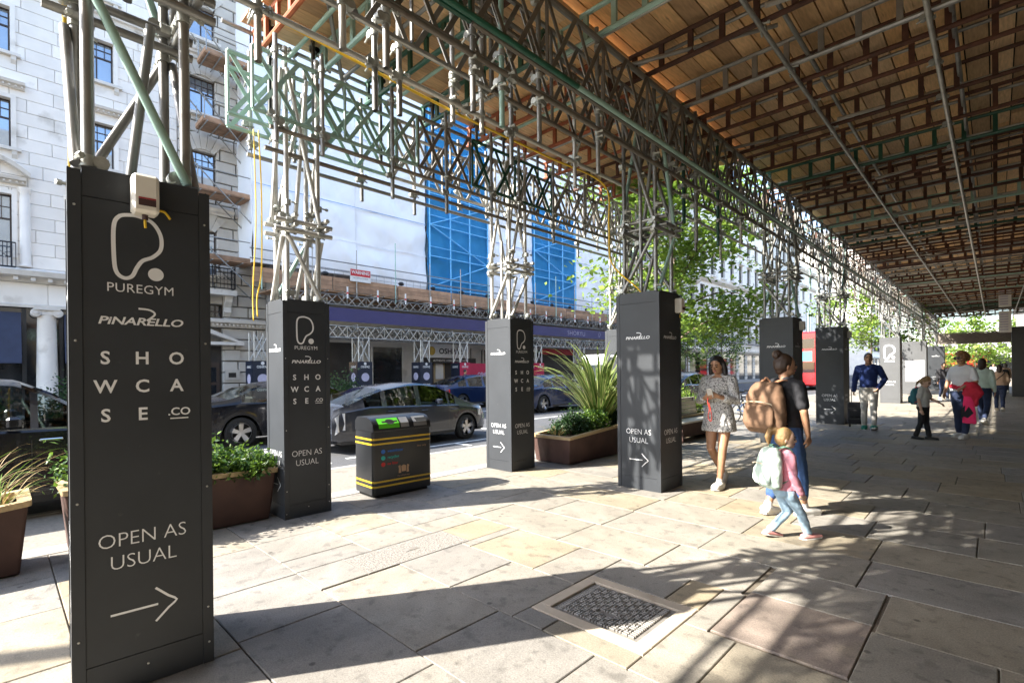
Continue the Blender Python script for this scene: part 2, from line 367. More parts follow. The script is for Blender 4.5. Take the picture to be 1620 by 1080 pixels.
# ---------------------------------------------------------------- scaffold canopy
sca=thing('scaffold_canopy','steel tube scaffold canopy with lattice beams, ladder joists and timber decking over the pavement','scaffold')
TR=.0242
def lattice(X,y0,y1,z0,z1,mat,name='lattice_beam',parent=sca,pitch=.475,bw=.045,axis='y',mb=None):
    """lattice beam along Y (or X): two tube chords, flat crossed braces, a post every second panel"""
    P=(lambda a,z:(X,a,z)) if axis=='y' else (lambda a,z:(a,X,z))
    side=(1,0,0) if axis=='y' else (0,1,0)
    m=mb or MB(); m.tube(P(y0,z0),P(y1,z0),TR,8); m.tube(P(y0,z1),P(y1,z1),TR,8)
    n=max(1,round((y1-y0)/pitch)); p=(y1-y0)/n
    for i in range(n):
        a,b=y0+i*p+.03,y0+(i+1)*p-.03
        o=.012
        Q=(lambda t,z,s:(X+s*o,t,z)) if axis=='y' else (lambda t,z,s:(t,X+s*o,z))
        m.bar(Q(a,z0,1),Q(b,z1,1),.012,bw,side); m.bar(Q(a,z1,-1),Q(b,z0,-1),.012,bw,side)
        if i%2==0: m.tube(P(y0+i*p,z0),P(y0+i*p,z1),.018,6)
    m.tube(P(y1,z0),P(y1,z1),.018,6)
    if mb: return None
    return m.build(name,mat,parent,smooth=R(40))
def tube(name,p0,p1,mat,r=TR,n=10,parent=sca): return MB().tube(p0,p1,r,n).build(name,mat,parent,smooth=R(50))
# one clamp that joins two tubes
cm_=MB(); cm_.tube((0,0,-.028),(0,0,.028),.034,10); cm_.tube((-.028,.05,0),(.028,.05,0),.034,10); cm_.box((-.02,.02,-.022),(.02,.035,.022)); cm_.tube((.02,-.045,.0),(.075,-.03,0),.009,6); cm_.tube((.062,-.04,0),(.086,-.03,0),.016,6); cm_.tube((-.03,.05,-.03),(-.03,.1,-.05),.009,6)
CLM=cm_.mesh('coupler',R(40)); CLM.materials.append(MT['coupler_steel'])
ncl=[0]; clfar=MB()
def clamp(p,rz=0,ry=0,prio=False):
    if ncl[0]<298 and p[1]<16 and (prio or ncl[0]<120):
        o=link('coupler',CLM,sca,p); o.rotation_euler=(0,ry,rz); ncl[0]+=1
    else:
        clfar.add([(Matrix.Rotation(rz,4,'Z')@Vector(v))+Vector(p) for v in cm_.v],cm_.f) if p[1]<22 else clfar.box((p[0]-.04,p[1]-.04,p[2]-.035),(p[0]+.04,p[1]+.05,p[2]+.035))
ZB0,ZB1=4.38,5.10     # beam B chords
ZA0,ZA1=4.28,4.93
YEND=50
# beam B: four parallel lattice beams in lengths
xsB=[-3.02,-3.30,-3.62]
for xi,X in enumerate(xsB):
    y=-3.0+xi*.4; k=0
    while y<YEND:
        L=5.7; e=min(y+L,YEND); mat=['galvanised','tube_brown','galvanised','tube_brown'][(xi+k)%4]
        if xi==0: mat='green_paint' if k==0 else ('tube_brown' if k%2 else 'galvanised')
        lattice(X,y,e-.02,ZB0,ZB1,mat); y+=L; k+=1
# painted doubling tube on the lower chord: deep green near, mint further on
tube('ledger_tube',(-2.965,-3,ZB0),(-2.965,4.05,ZB0),'green_paint',.027); tube('ledger_tube',(-2.965,4.05,ZB0),(-2.965,13,ZB0),'mint_paint',.027); tube('ledger_tube',(-2.965,13,ZB0),(-2.965,YEND,ZB0),'green_paint',.026)
for X,z,mt in((-3.08,4.17,'tube_brown'),(-3.70,4.12,'galv_bright'),(-3.1,5.17,'galvanised'),(-3.6,5.17,'galvanised')):
    y=-3
    while y<YEND:
        L=6.4; tube('ledger_tube',(X,y,z),(X,min(y+L,YEND),z),mt); y+=L
        clamp((X,y-.2,z))
# hanging stub tubes along beam B
stubs=[(1.96,3.73,0),(2.21,3.73,1),(2.79,3.72,0),(3.06,3.94,1),(3.15,3.73,0),(3.41,3.94,1),(3.65,3.75,0),(3.84,3.75,1),(2.45,3.78,1),(1.62,3.7,0),(1.3,3.75,1),(6.75,3.61,0),(7.1,3.39,0),(7.5,3.7,1),(7.89,3.49,0),(4.6,3.7,0),(4.95,3.8,1),(8.4,3.6,1),(8.9,3.7,0),(9.5,3.62,1),(10.1,3.75,0)]
y=12.4
while y<YEND-.5: stubs.append((y,rng.uniform(3.55,3.9),rng.choice([0,1]))); y+=rng.uniform(.45,.8)
smats=['galvanised','galv_bright','galvanised','tube_brown','mint_paint']
for k,(y,zb,s) in enumerate(stubs):
    X=(-3.12,-3.70)[s] + rng.uniform(-.02,.02); mt='green_paint' if k in(11,14) else rng.choice(smats)
    hm=MB().tube((X,y,zb),(X,y,5.3),TR,10,caps=False)
    hm.tube((X,y,zb),(X,y,zb+.1),.020,10,caps=False); hm.build('stub_tube',mt,sca,smooth=R(50))
    clamp((X,y,zb+.32+rng.uniform(0,.1)),rng.choice([0,PI/2,PI])); clamp((X,y,4.38),rng.choice([0,PI/2])); clamp((X,y,4.14),rng.choice([0,PI/2])); clamp((X,y,5.08),rng.choice([0,PI]))
# main deck: ladder joists across, two long pairs of runners below, boards on top
DK=5.62
for X in(-1.74,-1.60,-.46,-.30,.95):
    y=-2
    while y<YEND: tube('runner_tube',(X,y,5.14 if X not in(-1.6,-.30) else 5.36),(X,min(y+6.4,YEND),5.14 if X not in(-1.6,-.30) else 5.36),'galvanised' if X!=-.46 else 'galv_bright',.026); y+=6.4
def joist(y,x0,x1,z0,z1,mat,parent=sca):
    m=MB(); m.tube((x0,y,z0),(x1,y,z0),.030,8); m.tube((x0,y,z1),(x1,y,z1),.028,8)
    n=round((x1-x0)/.36)
    for i in range(n+1): xx=x0+.05+(x1-x0-.1)*i/n; m.bar((xx,y,z0),(xx,y,z1),.06,.035,(1,0,0))
    return m.build('ladder_joist',mat,parent,smooth=R(40))
y=-1.7; k=0
jm=['rust','rust','green_paint','rust','rust','rust','mint_paint','rust','galvanised','rust']
while y<YEND:
    joist(y,-3.66,1.9,5.21,5.52,jm[k%10] if k<19 else rng.choice(jm)); clamp((-1.74,y,5.16)); clamp((-.46,y,5.16),PI/2); 
    if k%5==3: joist(y+.30+.2*rng.random(),-3.66,1.9,5.20,5.50,rng.choice(['rust','rust','rust','green_paint','mint_paint']))
    if k%2==0: tube('transom_tube',(-3.66,y+.16,5.30),(1.9,y+.16,5.30),'galv_bright')
    else: tube('transom_tube',(-3.66,y+.22,5.53),(1.9,y+.22,5.53),'galvanised',.022)
    if k%3==1:
        a=rng.choice([-1,1]); tube('brace_tube',(-3.2,y-.5,5.13),(-1.75,y+.55,5.45),'galvanised'); tube('brace_tube',(-1.6,y-.35,5.13),(-.4,y+.5,5.45),'galv_bright')
        if k%2: tube('brace_tube',(-.4,y-.3,5.13),(1.2,y+.6,5.45),'galvanised')
    y+=1.05 if y<22 else 1.0
    k+=1
bd=MB(); 
for i in range(24):
    x=-3.50+i*.232; y=-2.4-rng.uniform(0,2.5)
    while y<YEND:
        L=3.9; e=min(y+L,YEND+rng.uniform(0,.2))
        z=DK+rng.uniform(-.006,.006)
        a,b=(x+.006,y+.008,z),(x+.222,e-.008,z+.038)
        if y<24 and e>1.0 and x<.9: MB().box(a,b).build('deck_board','board',sca)
        else: bd.box(a,b)
        y+=L
bd.build('deck_board','board',sca,kind='stuff')
MB().box((-3.50,-6,DK+.06),(2.2,YEND,DK+.075)).build('deck_membrane','void_black',sca)
# beam A (kerb side) with its own narrow deck
YA0,YA1=1.85,9.7
for xi,(X,y0) in enumerate(((-5.45,1.85),(-5.72,1.70),(-6.02,1.78))):
    y=y0; k=0
    while y<YA1:
        L=(2.05,2.75,3.3)[k%3]; e=min(y+L,YA1)
        mat=[['mint_paint','tube_brown','galv_bright'],['mint_paint','galv_bright','tube_brown'],['mint_paint','galv_bright','galv_bright']][xi][k%3]
        if xi==0 and k==1: lattice(X,y,y+.9,ZA0,ZA1,'tube_brown'); lattice(X,y+.95,e,ZA0,ZA1,'green_paint')
        else: lattice(X,y,e-.02,ZA0,ZA1,mat)
        y+=L; k+=1
for X,z,mt in((-5.40,4.13,'tube_brown'),(-5.55,3.96,'tube_brown'),(-6.08,4.05,'galvanised'),(-6.07,5.44,'galvanised')): tube('ledger_tube',(X,2.0 if z<4.2 else 1.75,z),(X,YA1,z),mt)
for k,y in enumerate([2.05,2.55,3.45,4.3,5.15,5.75,6.6,7.5,8.3,9.0]):
    for X in(-5.37,-6.12):
        zb=3.72 if k in(2,3,6,8) else 3.98
        if X<-6: zb+=.15
        tube('stub_tube',(X,y,zb),(X,y,5.25 if X<-6 else 5.1),'galvanised'); tube('stub_tube',(-5.80,y+.1,4.3),(-5.80,y+.1,5.5),'galvanised'); clamp((-5.82,y+.1,5.42)); clamp((X,y,4.2)); clamp((X,y,4.93),PI/2); clamp((X,y,zb+.28),PI)
DA=5.50
for k,y in enumerate([2.08,2.75,3.5,4.4,5.3,6.25,7.2,8.1,9.0]):
    mt=['rust_orange','mint_paint','green_paint','green_paint','rust_orange','rust_orange','rust_orange','rust','rust_orange'][k]
    joist(y,-6.07,-3.68,5.17,5.45,mt); tube('transom_tube',(-6.25,y+.40,5.36),(-3.7,y+.40,5.36),'galvanised' if k%2 else 'mint_paint'); clamp((-6.05,y+.40,5.40))
    if k in(1,3,6): tube('brace_tube',(-5.8,y+.3,5.02),(-5.0,y-.3,5.46),'galvanised')
for i in range(12):
    x=-6.05+i*.228; y=2.0+rng.uniform(-.12,.1)
    for L in (rng.choice([2.4,3.0,3.9]),3.9,3.9):
        e=min(y+L,YA1+rng.uniform(0,.15))
        if e-y>.2: MB().box((x+.003,y+.005,DA+rng.uniform(-.005,.005)),(x+.222,e-.005,DA+.04)).build('deck_board','board',sca)
        y+=L
# panel behind beam A
pass
# legs above each clad tower
def legs(X,Y,w,l,zb,zt,mt,zm=None,seed=0):
    r=random.Random(seed); ins=.085; xs=(X-ins,X-w+ins); ys=(Y+ins,Y+l-ins); zm=zm or zb+.85
    for a in xs:
        for b in ys: tube('upright_tube',(a,b,zb-.3),(a,b,zt),mt,.0265)
    tube('upright_tube',((xs[0]+xs[1])/2,ys[0]+.03,zb-.3),((xs[0]+xs[1])/2,ys[0]+.03,zm+.5),mt)
    for (z0,z1) in((zb+.03,zm-.06),(zm+.12,zt-.25)):
        e=.045
        for s in(0,1):
            bx=xs[s]+(e if s==0 else -e); by=ys[s]+(-e if s==0 else e)
            p,q=(ys[0],ys[1]) if r.random()<.5 else (ys[1],ys[0])
            tube('brace_tube',(bx,p,z0),(bx,q,z1),mt if r.random()<.7 else 'mint_paint',.0242)
            p,q=(xs[0],xs[1]) if r.random()<.5 else (xs[1],xs[0])
            tube('brace_tube',(p,by,z0),(q,by,z1),mt,.0242)
        tube('brace_tube',((xs[0]+xs[1])/2-.06,(ys[0]+ys[1])/2,z0),((xs[0]+xs[1])/2+.1,(ys[0]+ys[1])/2+.08,z1),mt,.0242)
    for z in(zm,zm+.1):
        for a in xs: tube('collar_tube',(a+.05,ys[0]-.14,z),(a+.05,ys[1]+.14,z),mt)
        for b in ys: tube('collar_tube',(xs[1]-.14,b+.05,z+.052),(xs[0]+.14,b+.05,z+.052),mt)
    for a in xs:
        for b in ys:
            for z in(zb+.06,zm-.02,zm+.1,zm+.16,zt-.9): clamp((a,b,z+r.uniform(-.02,.02)),r.choice([0,PI/2,PI,-PI/2]),prio=True)
            clamp((a+.03,b,zm+.3),r.choice([0,PI/2]))
TOWB=[(-3.105,.236,.637,.58,2.55),(-3.041,5.823,.625,.6,2.568),(-2.949,11.261,.641,.7,2.618),(-2.994,16.205,.678,.75,2.708),(-2.968,27.236,.712,.8,2.88)]
TOWA=[(-5.429,2.121,.47,.517,2.358),(-5.394,5.543,.566,.541,2.393),(-5.40,9.05,.58,.56,2.42)]
for i,t in enumerate(TOWB): legs(t[0],t[1],t[2],t[3],t[4],5.2,'galvanised' if i!=0 else 'galvanised',seed=i,zm=t[4]+(.98 if i==0 else .8))
for i,t in enumerate(TOWA): legs(t[0],t[1],t[2],t[3],t[4],5.1,'galv_bright',seed=10+i,zm=t[4]+.75)
for t in((-2.9,36.9,1.4,.8,3.0),(-2.85,45,.8,.8,3.0)): legs(*t,5.2,'galvanised',seed=31)
if clfar.v: clfar.build('coupler','coupler_steel',sca,kind='stuff')
# cables
def cable(pts,r=.011,mat='yellow_cable'): MB().path(spline(pts,6),r,6).build('cable',mat,sca,smooth=True)
cable([(-5.95,2.05,2.2),(-5.99,2.06,2.42),(-5.96,2.1,2.75),(-5.94,2.1,3.6),(-5.95,2.08,4.3)],.008); cable([(-5.93,2.0,2.15),(-6.0,2.02,2.5),(-5.97,2.05,3.3),(-5.96,2.03,4.3)],.007)
cable([(-3.76,1.2,4.16),(-3.76,3.0,4.08),(-3.76,4.5,4.07),(-3.76,5.7,4.05),(-3.72,5.75,3.5),(-3.7,5.78,3.0),(-3.35,5.85,2.62),(-3.3,5.86,2.5)],.012)
cable([(-3.74,.3,4.3),(-3.73,.28,3.7),(-3.72,.3,3.2),(-3.72,.3,2.6)],.013)
# cross beam at the far end
for k in range(2):
    lattice(YEND+.1+k*.3,-3.2,3.2,3.3,4.1,'tube_brown',pitch=1.0,axis='x',bw=.08)
MB().box((-3.2,YEND+.45,3.34),(3.2,YEND+.48,4.06)).build('back_panel','tube_brown',sca)
# ---------------------------------------------------------------- clad towers with lettering
def logo_mesh(h,wd,mat='white_vinyl',dot=True):
    P=[(0,.30),(0,.78),(.10,.95),(.30,1.0),(.52,1.0),(.80,.93),(.97,.74),(.97,.52),(.80,.38),(.58,.30),(.46,.18),(.36,.04),(.20,0),(.05,.08)]
    m=MB(); s=h; asp=.62
    pts=spline([((x-.5)*asp*s,y*s,0) for x,y in P],6,True); vs,fs=strip2d(pts,wd*s,True); m.add(vs,fs)
    if dot: c=(.36*asp*s,.10*s); m.add([(c[0]+.105*s*math.cos(a),c[1]+.105*s*math.sin(a),0) for a in [i*PI/12 for i in range(24)]],[tuple(range(24))])
    me=m.mesh('emblem'); me.materials.append(MT[mat]); return me
def arrow_mesh(s,mat='white_vinyl'):
    m=MB(); t=.028*s/.27
    vs,fs=strip2d([(-.135*s/.27,0),(.055*s/.27,0)],t*.38); m.add(vs,fs)
    pts=[(.045,.085),(.10,.03),(.125,.012),(.135,0),(.125,-.012),(.10,-.03),(.045,-.085)]
    vs,fs=strip2d([(x*s/.27,y*s/.27) for x,y in pts],t*.38); m.add(vs,fs)
    me=m.mesh('arrow'); me.materials.append(MT[mat]); return me
def swoosh_mesh(s):
    m=MB(); pts=spline([(-.06*s,.16*s,0),(.05*s,.15*s,0),(.10*s,.10*s,0),(.02*s,.02*s,0)],5); vs,fs=strip2d(pts,.022*s); m.add(vs,fs)
    me=m.mesh('emblem'); me.materials.append(MT['white_vinyl']); return me
RIV=MB().tube((0,0,0),(0,0,.004),.006,8,.004).mesh('rivet'); RIV.materials.append(MT['galv_bright'])
def tower(X,Y,w,l,H,label,ped=None,front=None,lamp=None,rivets=False,mat='charcoal_panel',name='clad_tower',rz=0):
    """tower cladding: near pavement-side corner at (X,Y), w towards the road, l along the street"""
    t=thing(name,label,'sign tower',(X,Y,0),rz,group='black clad sign towers round the scaffold legs')
    i=.012
    MB().box((-w+i+.004,i+.004,.0),(-i-.004,l-i-.004,H-.03)).build('core','charcoal_panel',t)
    ct=.05   # corner trim width
    for face in('px','my','mx','py'):
        n=w if face in('my','py') else l
        def pl(a0,a1,z0,z1,d,nm,th=.006):
            if face=='px': b=((-i-th+d*0+ (d),a0,z0),(d,a1,z1)); b=((d-th,a0,z0),(d,a1,z1))
            elif face=='mx': b=((-w-d,a0,z0),(-w-d+th,a1,z1))
            elif face=='my': b=((-a1,-d,z0),(-a0,-d+th,z1))
            else: b=((-a1,l+d-th,z0),(-a0,l+d,z1))
            MB().box(*b).build(nm,mat,t)
        pl(ct+.002,n-ct-.002,.165*H/2.55,H-.145,-.004,'side_panel')
        pl(ct+.002,n-ct-.002,0,.161*H/2.55,-.003,'base_panel'); pl(ct+.002,n-ct-.002,H-.141,H,-.003,'top_panel')
    for sx in(0,1):
        for sy in(0,1):
            m=MB(); x0=0 if sx==0 else -w; y0=0 if sy==0 else l; dx=-1 if sx==0 else 1; dy=1 if sy==0 else -1
            m.box((min(x0,x0+dx*ct),min(y0,y0+dy*.006),0),(max(x0,x0+dx*ct),max(y0,y0+dy*.006),H-.02)); m.box((min(x0,x0+dx*.006),min(y0+dy*.006,y0+dy*ct),0),(max(x0,x0+dx*.006),max(y0+dy*.006,y0+dy*ct),H-.02))
            m.build('corner_trim',mat,t)
    k=H/2.55; ul=l/.58; E_=.0025
    def P(u,z): return (E_-.004,u*ul,z*k)
    def F(u,z): return (-w+u*w/.62,-E_+.004,z*k)
    pp=lambda me,u,z,nm='lettering':put_text(me,'px',P(u,z),t,nm)
    ff=lambda me,u,z,nm='lettering':put_text(me,'my',F(u,z),t,nm)
    pin=text_mesh('PiNARELLO',.052*k,'CENTER',.0012,1.33,.22,.98)
    opn=text_mesh('OPEN AS',.098*k,'CENTER',-.0012,.93); usu=text_mesh('USUAL',.098*k,'CENTER',-.0012,.93)
    sw=swoosh_mesh(.42*k); arr=arrow_mesh(.27*k)
    def block(put,c,full,arrow):
        if full:
            put(logo_mesh(.315*k,.056,),c-.01,2.035,'emblem'); put(text_mesh('PUREGYM',.062*k,'CENTER',0,.98,0,1.04),c,1.965)
            put(pin,c,1.805); put(sw,c+.012,1.82,'emblem')
            for r_,row in enumerate(('SHO','WCA','SE')):
                for j,ch in enumerate(row): put(text_mesh(ch,.088*k,'CENTER',.0018,.95),c-.145+.145*j,1.61-.14*r_)
            put(text_mesh('.CO',.055*k,'CENTER',.001,1.05),c+.155,1.345); mu=MB().add([(-.04,0,0),(.04,0,0),(.04,.006,0),(-.04,.006,0)],[(0,1,2,3)]).mesh('underline'); mu.materials.append(MT['white_vinyl']); put(mu,c+.155,1.325,'underline')
        else: put(pin,c,1.945); put(sw,c+.012,1.96,'emblem')
        put(opn,c,.715); put(usu,c,.605)
        if arrow: put(arr,c,.385,'arrow')
    if ped: block(pp,.278,ped[0],ped[1])
    if front=='logo':
        ff(logo_mesh(.52*k,.11),.31,1.72,'emblem'); ff(text_mesh('PUREGYM',.075*k,'CENTER',.004,.95),.31,1.6); ff(opn,.31,.80); ff(usu,.31,.69)
    elif front: block(ff,.31,False,front=='arrow')
    if lamp:
        u,z=lamp; lm=MB().rbox((.0,u-.055,z-.095),(.10,u+.055,z+.095),.014).build('floodlight','lamp_white',t)
        MB().box((.0985,u-.03,z-.062),(.1015,u+.04,z-.03)).build('warning_label','dark_label',lm); MB().box((.099,u-.03,z-.029),(.102,u+.04,z-.022)).build('warning_label','red_label',lm)
        MB().tube((.05,u-.0,z-.12),(.05,u-.0,z-.09),.013,8).build('cable_gland','dark_label',lm)
        MB().path(spline([(.05,u,z-.115),(.052,u,z-.14),(.05,u+.002,z-.16)],4),.006,6).build('cable','yellow_cable',lm,smooth=True)
        MB().path(spline([(.04,u+.06,z-.06),(.03,u+.085,z-.06),(.01,u+.11,z-.085)],4),.006,6).build('cable','yellow_cable',lm,smooth=True)
    if rivets:
        for u,z in((.025,.3),(.025,.95),(.025,1.72),(.025,2.36),(l-.025,.3),(l-.025,.95),(l-.025,1.72),(l-.025,2.36),(l-.022,.11),(l*.5,.1),(.02,.06)):
            o=link('rivet',RIV,t); o.matrix_local=Matrix.Translation((.0,u,z))@FACE['px'].to_4x4()
    return t
for t_,a in zip(TOWB,(dict(label='large black sign tower nearest the camera, white floodlight box on its top edge',ped=(True,True),front='arrow',lamp=(.29,2.445),rivets=True,rz=R(-3.6)),
    dict(label='black sign tower beside the woman looking at her phone, arrow on its sunlit face',ped=(False,False),front='arrow',lamp=(.47,2.40)),
    dict(label='dark sign tower half hidden behind the woman with the brown backpack',ped=(False,False),front='arrow',lamp=(.5,2.45)),
    dict(label='dark sign tower dappled by leaf shade, beside the man with the suitcase',ped=(False,False),front='arrow',lamp=(.52,2.5)),
    dict(label='sign tower coloured paler for sun and haze, with a big white emblem behind the man in blue',ped=(False,False),front='logo',mat='sunlit_panel'))): tower(*t_,**a)
for t_,a in zip(TOWA,(dict(label='black sign tower at the kerb between the long planter and the litter bin',ped=(True,False),front='arrow',rivets=True),
    dict(label='black sign tower at the kerb between the litter bin and the spiky plant',ped=(True,False),front='arrow'),
    dict(label='grey sign tower peeking out behind the spiky plant',ped=(True,False),front='arrow'))): tower(*t_,**a)
# distant wide booth and last tower
tw=tower(-2.82,36.9,1.5,.9,3.05,'wide booth coloured paler for sun and haze, with white posters, beyond the emblem tower',name='street_booth',mat='sunlit_panel')
for x0,x1 in((-1.43,-1.12),(-.95,-.08)): MB().box((x0,-.012,.75),(x1,-.003,1.95)).build('poster','white_vinyl',tw)
MB().box((-1.4,-.012,2.05),(-1.05,-.003,2.16)).build('name_plate','dark_label',tw)
tower(-2.5,45.0,.9,.9,3.0,'small dark tower at the far end, left of the lady in sunglasses',front='arrow')
# ---------------------------------------------------------------- buildings across the road
M('portland_stone',(.82,.77,.70),.75,0,.08,1.2,.1,rnd=.06,var2=((.56,.51,.44),.62,.9))
M('stone_trim',(.66,.62,.56),.75,0,.12,3,.1,var2=((.40,.36,.31),.62,1.6))
M('stone_grey',(.50,.47,.42),.78,0,.10,1.4,.1,rnd=.07,var2=((.38,.35,.31),.60,1.0))
M('mortar',(.26,.24,.21),.9,0,.2)
M('window_frame',(.045,.03,.025),.4)
M('glass',(.34,.40,.47),.03,.62,.2,.35,0,spec=1.0)
M('glass_dark',(.02,.022,.025),.06,0,.3,.8,0,spec=.8)
M('awning',(.035,.045,.085),.8,0,.15,3,.1)
M('dark_metal',(.025,.027,.03),.45,.3,.15)
M('black_iron',(.02,.022,.03),.5,.4)
M('white_sheet',(.86,.88,.90),.5,0,.03,.5,.1,bscale=6)
M('timber_old',(.36,.22,.135),.8,0,.25,3,.1,rnd=.25)
M('banner_purple',(.045,.040,.13),.6,0,.12,.8,.1)
M('banner_print',(.45,.43,.55),.6)
M('navy_panel',(.012,.018,.035),.4,0,.1)
M('crimson_panel',(.42,.012,.055),.45,0,.08)
M('shop_dark',(.025,.022,.02),.6,0,.3,2)
M('shop_tan',(.42,.33,.20),.7,0,.2,1)
M('sign_white',(.7,.7,.68),.6,0,.05)
M('sign_red',(.5,.02,.03),.5)
M('gold',(.4,.28,.06),.4,.5)
M('black_print',(.015,.015,.015),.5)
M('render_cream',(.60,.57,.52),.8,0,.08,.6,.05,var2=((.48,.45,.41),.64,.4))
M('render_grey',(.45,.45,.45),.8,0,.08,.6,.05)
M('roof_slate',(.12,.13,.15),.6,0,.15,2)
M('teal_panel',(.10,.34,.36),.5)
M('lamp_glow',(.9,.7,.35),.5); _b=MT['lamp_glow'].node_tree.nodes['Principled BSDF']; _b.inputs['Emission Color'].default_value=(1,.72,.35,1); _b.inputs['Emission Strength'].default_value=3
def net_mat():
    m=bpy.data.materials.new('blue_net'); m.use_nodes=True; n=m.node_tree.nodes; L=m.node_tree.links; b=n['Principled BSDF']
    b.inputs['Base Color'].default_value=(.05,.42,.86,1); b.inputs['Roughness'].default_value=.6
    tr=n.new('ShaderNodeBsdfTranslucent'); tr.inputs[0].default_value=(.10,.52,.92,1); tp=n.new('ShaderNodeBsdfTransparent'); tp.inputs[0].default_value=(.22,.66,1,1)
    g=n.new('ShaderNodeNewGeometry'); no=n.new('ShaderNodeTexNoise'); no.inputs['Scale'].default_value=.6; L.new(g.outputs['Position'],no.inputs['Vector'])
    mr=n.new('ShaderNodeMapRange'); mr.inputs[1].default_value=.3; mr.inputs[2].default_value=.7; mr.inputs[3].default_value=.12; mr.inputs[4].default_value=.38; L.new(no.outputs[0],mr.inputs[0])
    m1=n.new('ShaderNodeMixShader'); m1.inputs[0].default_value=.4; L.new(b.outputs[0],m1.inputs[1]); L.new(tr.outputs[0],m1.inputs[2])
    m2=n.new('ShaderNodeMixShader'); L.new(mr.outputs[0],m2.inputs[0]); L.new(m1.outputs[0],m2.inputs[1]); L.new(tp.outputs[0],m2.inputs[2]); L.new(m2.outputs[0],n['Material Output'].inputs[0]); MT['blue_net']=m
net_mat()
XF=-28.0
def win(parent,y0,y1,z0,z1,X=XF,cols=4,toprows=2,split=.62,depth=.22,simple=False,glass='glass',frame='window_frame'):
    """sash window facing the road: frame, bars and panes set back in the opening"""
    xb=X-depth; t=.05
    wn=MB().box((xb-.03,y0,z0),(xb,y0+t,z1)).box((xb-.03,y1-t,z0),(xb,y1,z1)).box((xb-.03,y0+t,z0),(xb,y1-t,z0+t)).box((xb-.03,y0+t,z1-t),(xb,y1-t,z1)).build('window',frame,parent)
    zs=z0+(z1-z0)*split; bars=MB()
    if not simple:
        bars.box((xb-.028,y0+t,zs-.03),(xb+.012,y1-t,zs+.03))
        for i in range(1,cols): yy=y0+(y1-y0)*i/cols; bars.box((xb-.027,yy-.014,zs+.03),(xb+.004,yy+.014,z1-t))
        for j in range(1,toprows): zz=zs+(z1-zs)*j/toprows; bars.box((xb-.026,y0+t,zz-.014),(xb+.003,y1-t,zz+.014))
        ym=(y0+y1)/2; bars.box((xb-.027,ym-.025,z0+t),(xb+.006,ym+.025,zs-.03))
        bars.build('glazing_bar',frame,wn)
        MB().box((xb-.05,y0+t,z0+t),(xb-.034,ym-.025,zs-.03)).build('pane',glass,wn); MB().box((xb-.05,ym+.025,z0+t),(xb-.034,y1-t,zs-.03)).build('pane',glass,wn); MB().box((xb-.05,y0+t,zs+.03),(xb-.034,y1-t,z1-t)).build('pane',glass,wn)
    else:
        zz=(z0+z1)/2; bars.box((xb-.028,y0+t,zz-.03),(xb+.01,y1-t,zz+.03)); ym=(y0+y1)/2; bars.box((xb-.027,ym-.02,z0+t),(xb+.006,ym+.02,z1-t)); bars.build('glazing_bar',frame,wn)
        MB().box((xb-.05,y0+t,z0+t),(xb-.034,y1-t,z1-t)).build('pane',glass,wn)
    return wn
def ashlar(parent,y0,y1,z0,z1,holes,rh,bl,gap,mat,X=XF,th=.3,ch=.012,seed=1,proud=0):
    r=random.Random(seed); z=z0; row=0; rest=MB()
    while z<z1-.02:
        h=min(rh,z1-z); y=y0; first=True
        while y<y1-.02:
            L=bl*(.5 if (row%2 and first) else 1)*r.uniform(.9,1.1); first=False; e=min(y+L,y1)
            if y1-e<bl*.25: e=y1
            rs=[(y,e,z,z+h)]
            for hl in holes: rs=rects_minus(rs,hl)
            for a,b,c,d in rs:
                m=MB(); x1=X+r.uniform(-.004,.004)+proud; g=gap/2; p=ch
                m.add([(X-th,a+g,c+g),(X-th,b-g,c+g),(X-th,b-g,d-g),(X-th,a+g,d-g),(x1-p,a+g,c+g),(x1-p,b-g,c+g),(x1-p,b-g,d-g),(x1-p,a+g,d-g),(x1,a+g+p,c+g+p),(x1,b-g-p,c+g+p),(x1,b-g-p,d-g-p),(x1,a+g+p,d-g-p)],
                    [(8,9,10,11),(0,1,5,4),(1,2,6,5),(2,3,7,6),(3,0,4,7),(4,5,9,8),(5,6,10,9),(6,7,11,10),(7,4,8,11)])
                if a>=-.75 and d<=20.3: m.build('stone_block',mat,parent)
                else: rest.add(m.v,m.f)
            y=e
        z+=h; row+=1
    if rest.v: rest.build('stone_block',mat,parent,kind='stuff')
def moulding(parent,y0,y1,prof,name='cornice',mat='stone_trim',X=XF):
    """extrude a (projection, z) profile along the facade"""
    return MB().prism([(X+a-.0,b) for a,b in prof],y0,y1,'y').build(name,mat,parent)
sb=thing('stone_building','pale stone corner building with sash windows, carved hoods and iron balconies','building',(0,0,0))
MB().box((-40,-14,0),(XF-.30,10.1,26)).build('wall_core','mortar',sb)
cols_=[(-.65,.48),(2.62,3.72),(-4.0,-2.9)]
lev=[(14.42,16.22),(10.66,12.6),(18.1,19.9),(6.3,8.8)]
holes=[(a,b,c,d) for a,b in cols_ for c,d in lev]
ashlar(sb,-5.2,6.1,5.95,22,holes,.52,1.25,.012,'portland_stone',seed=3)
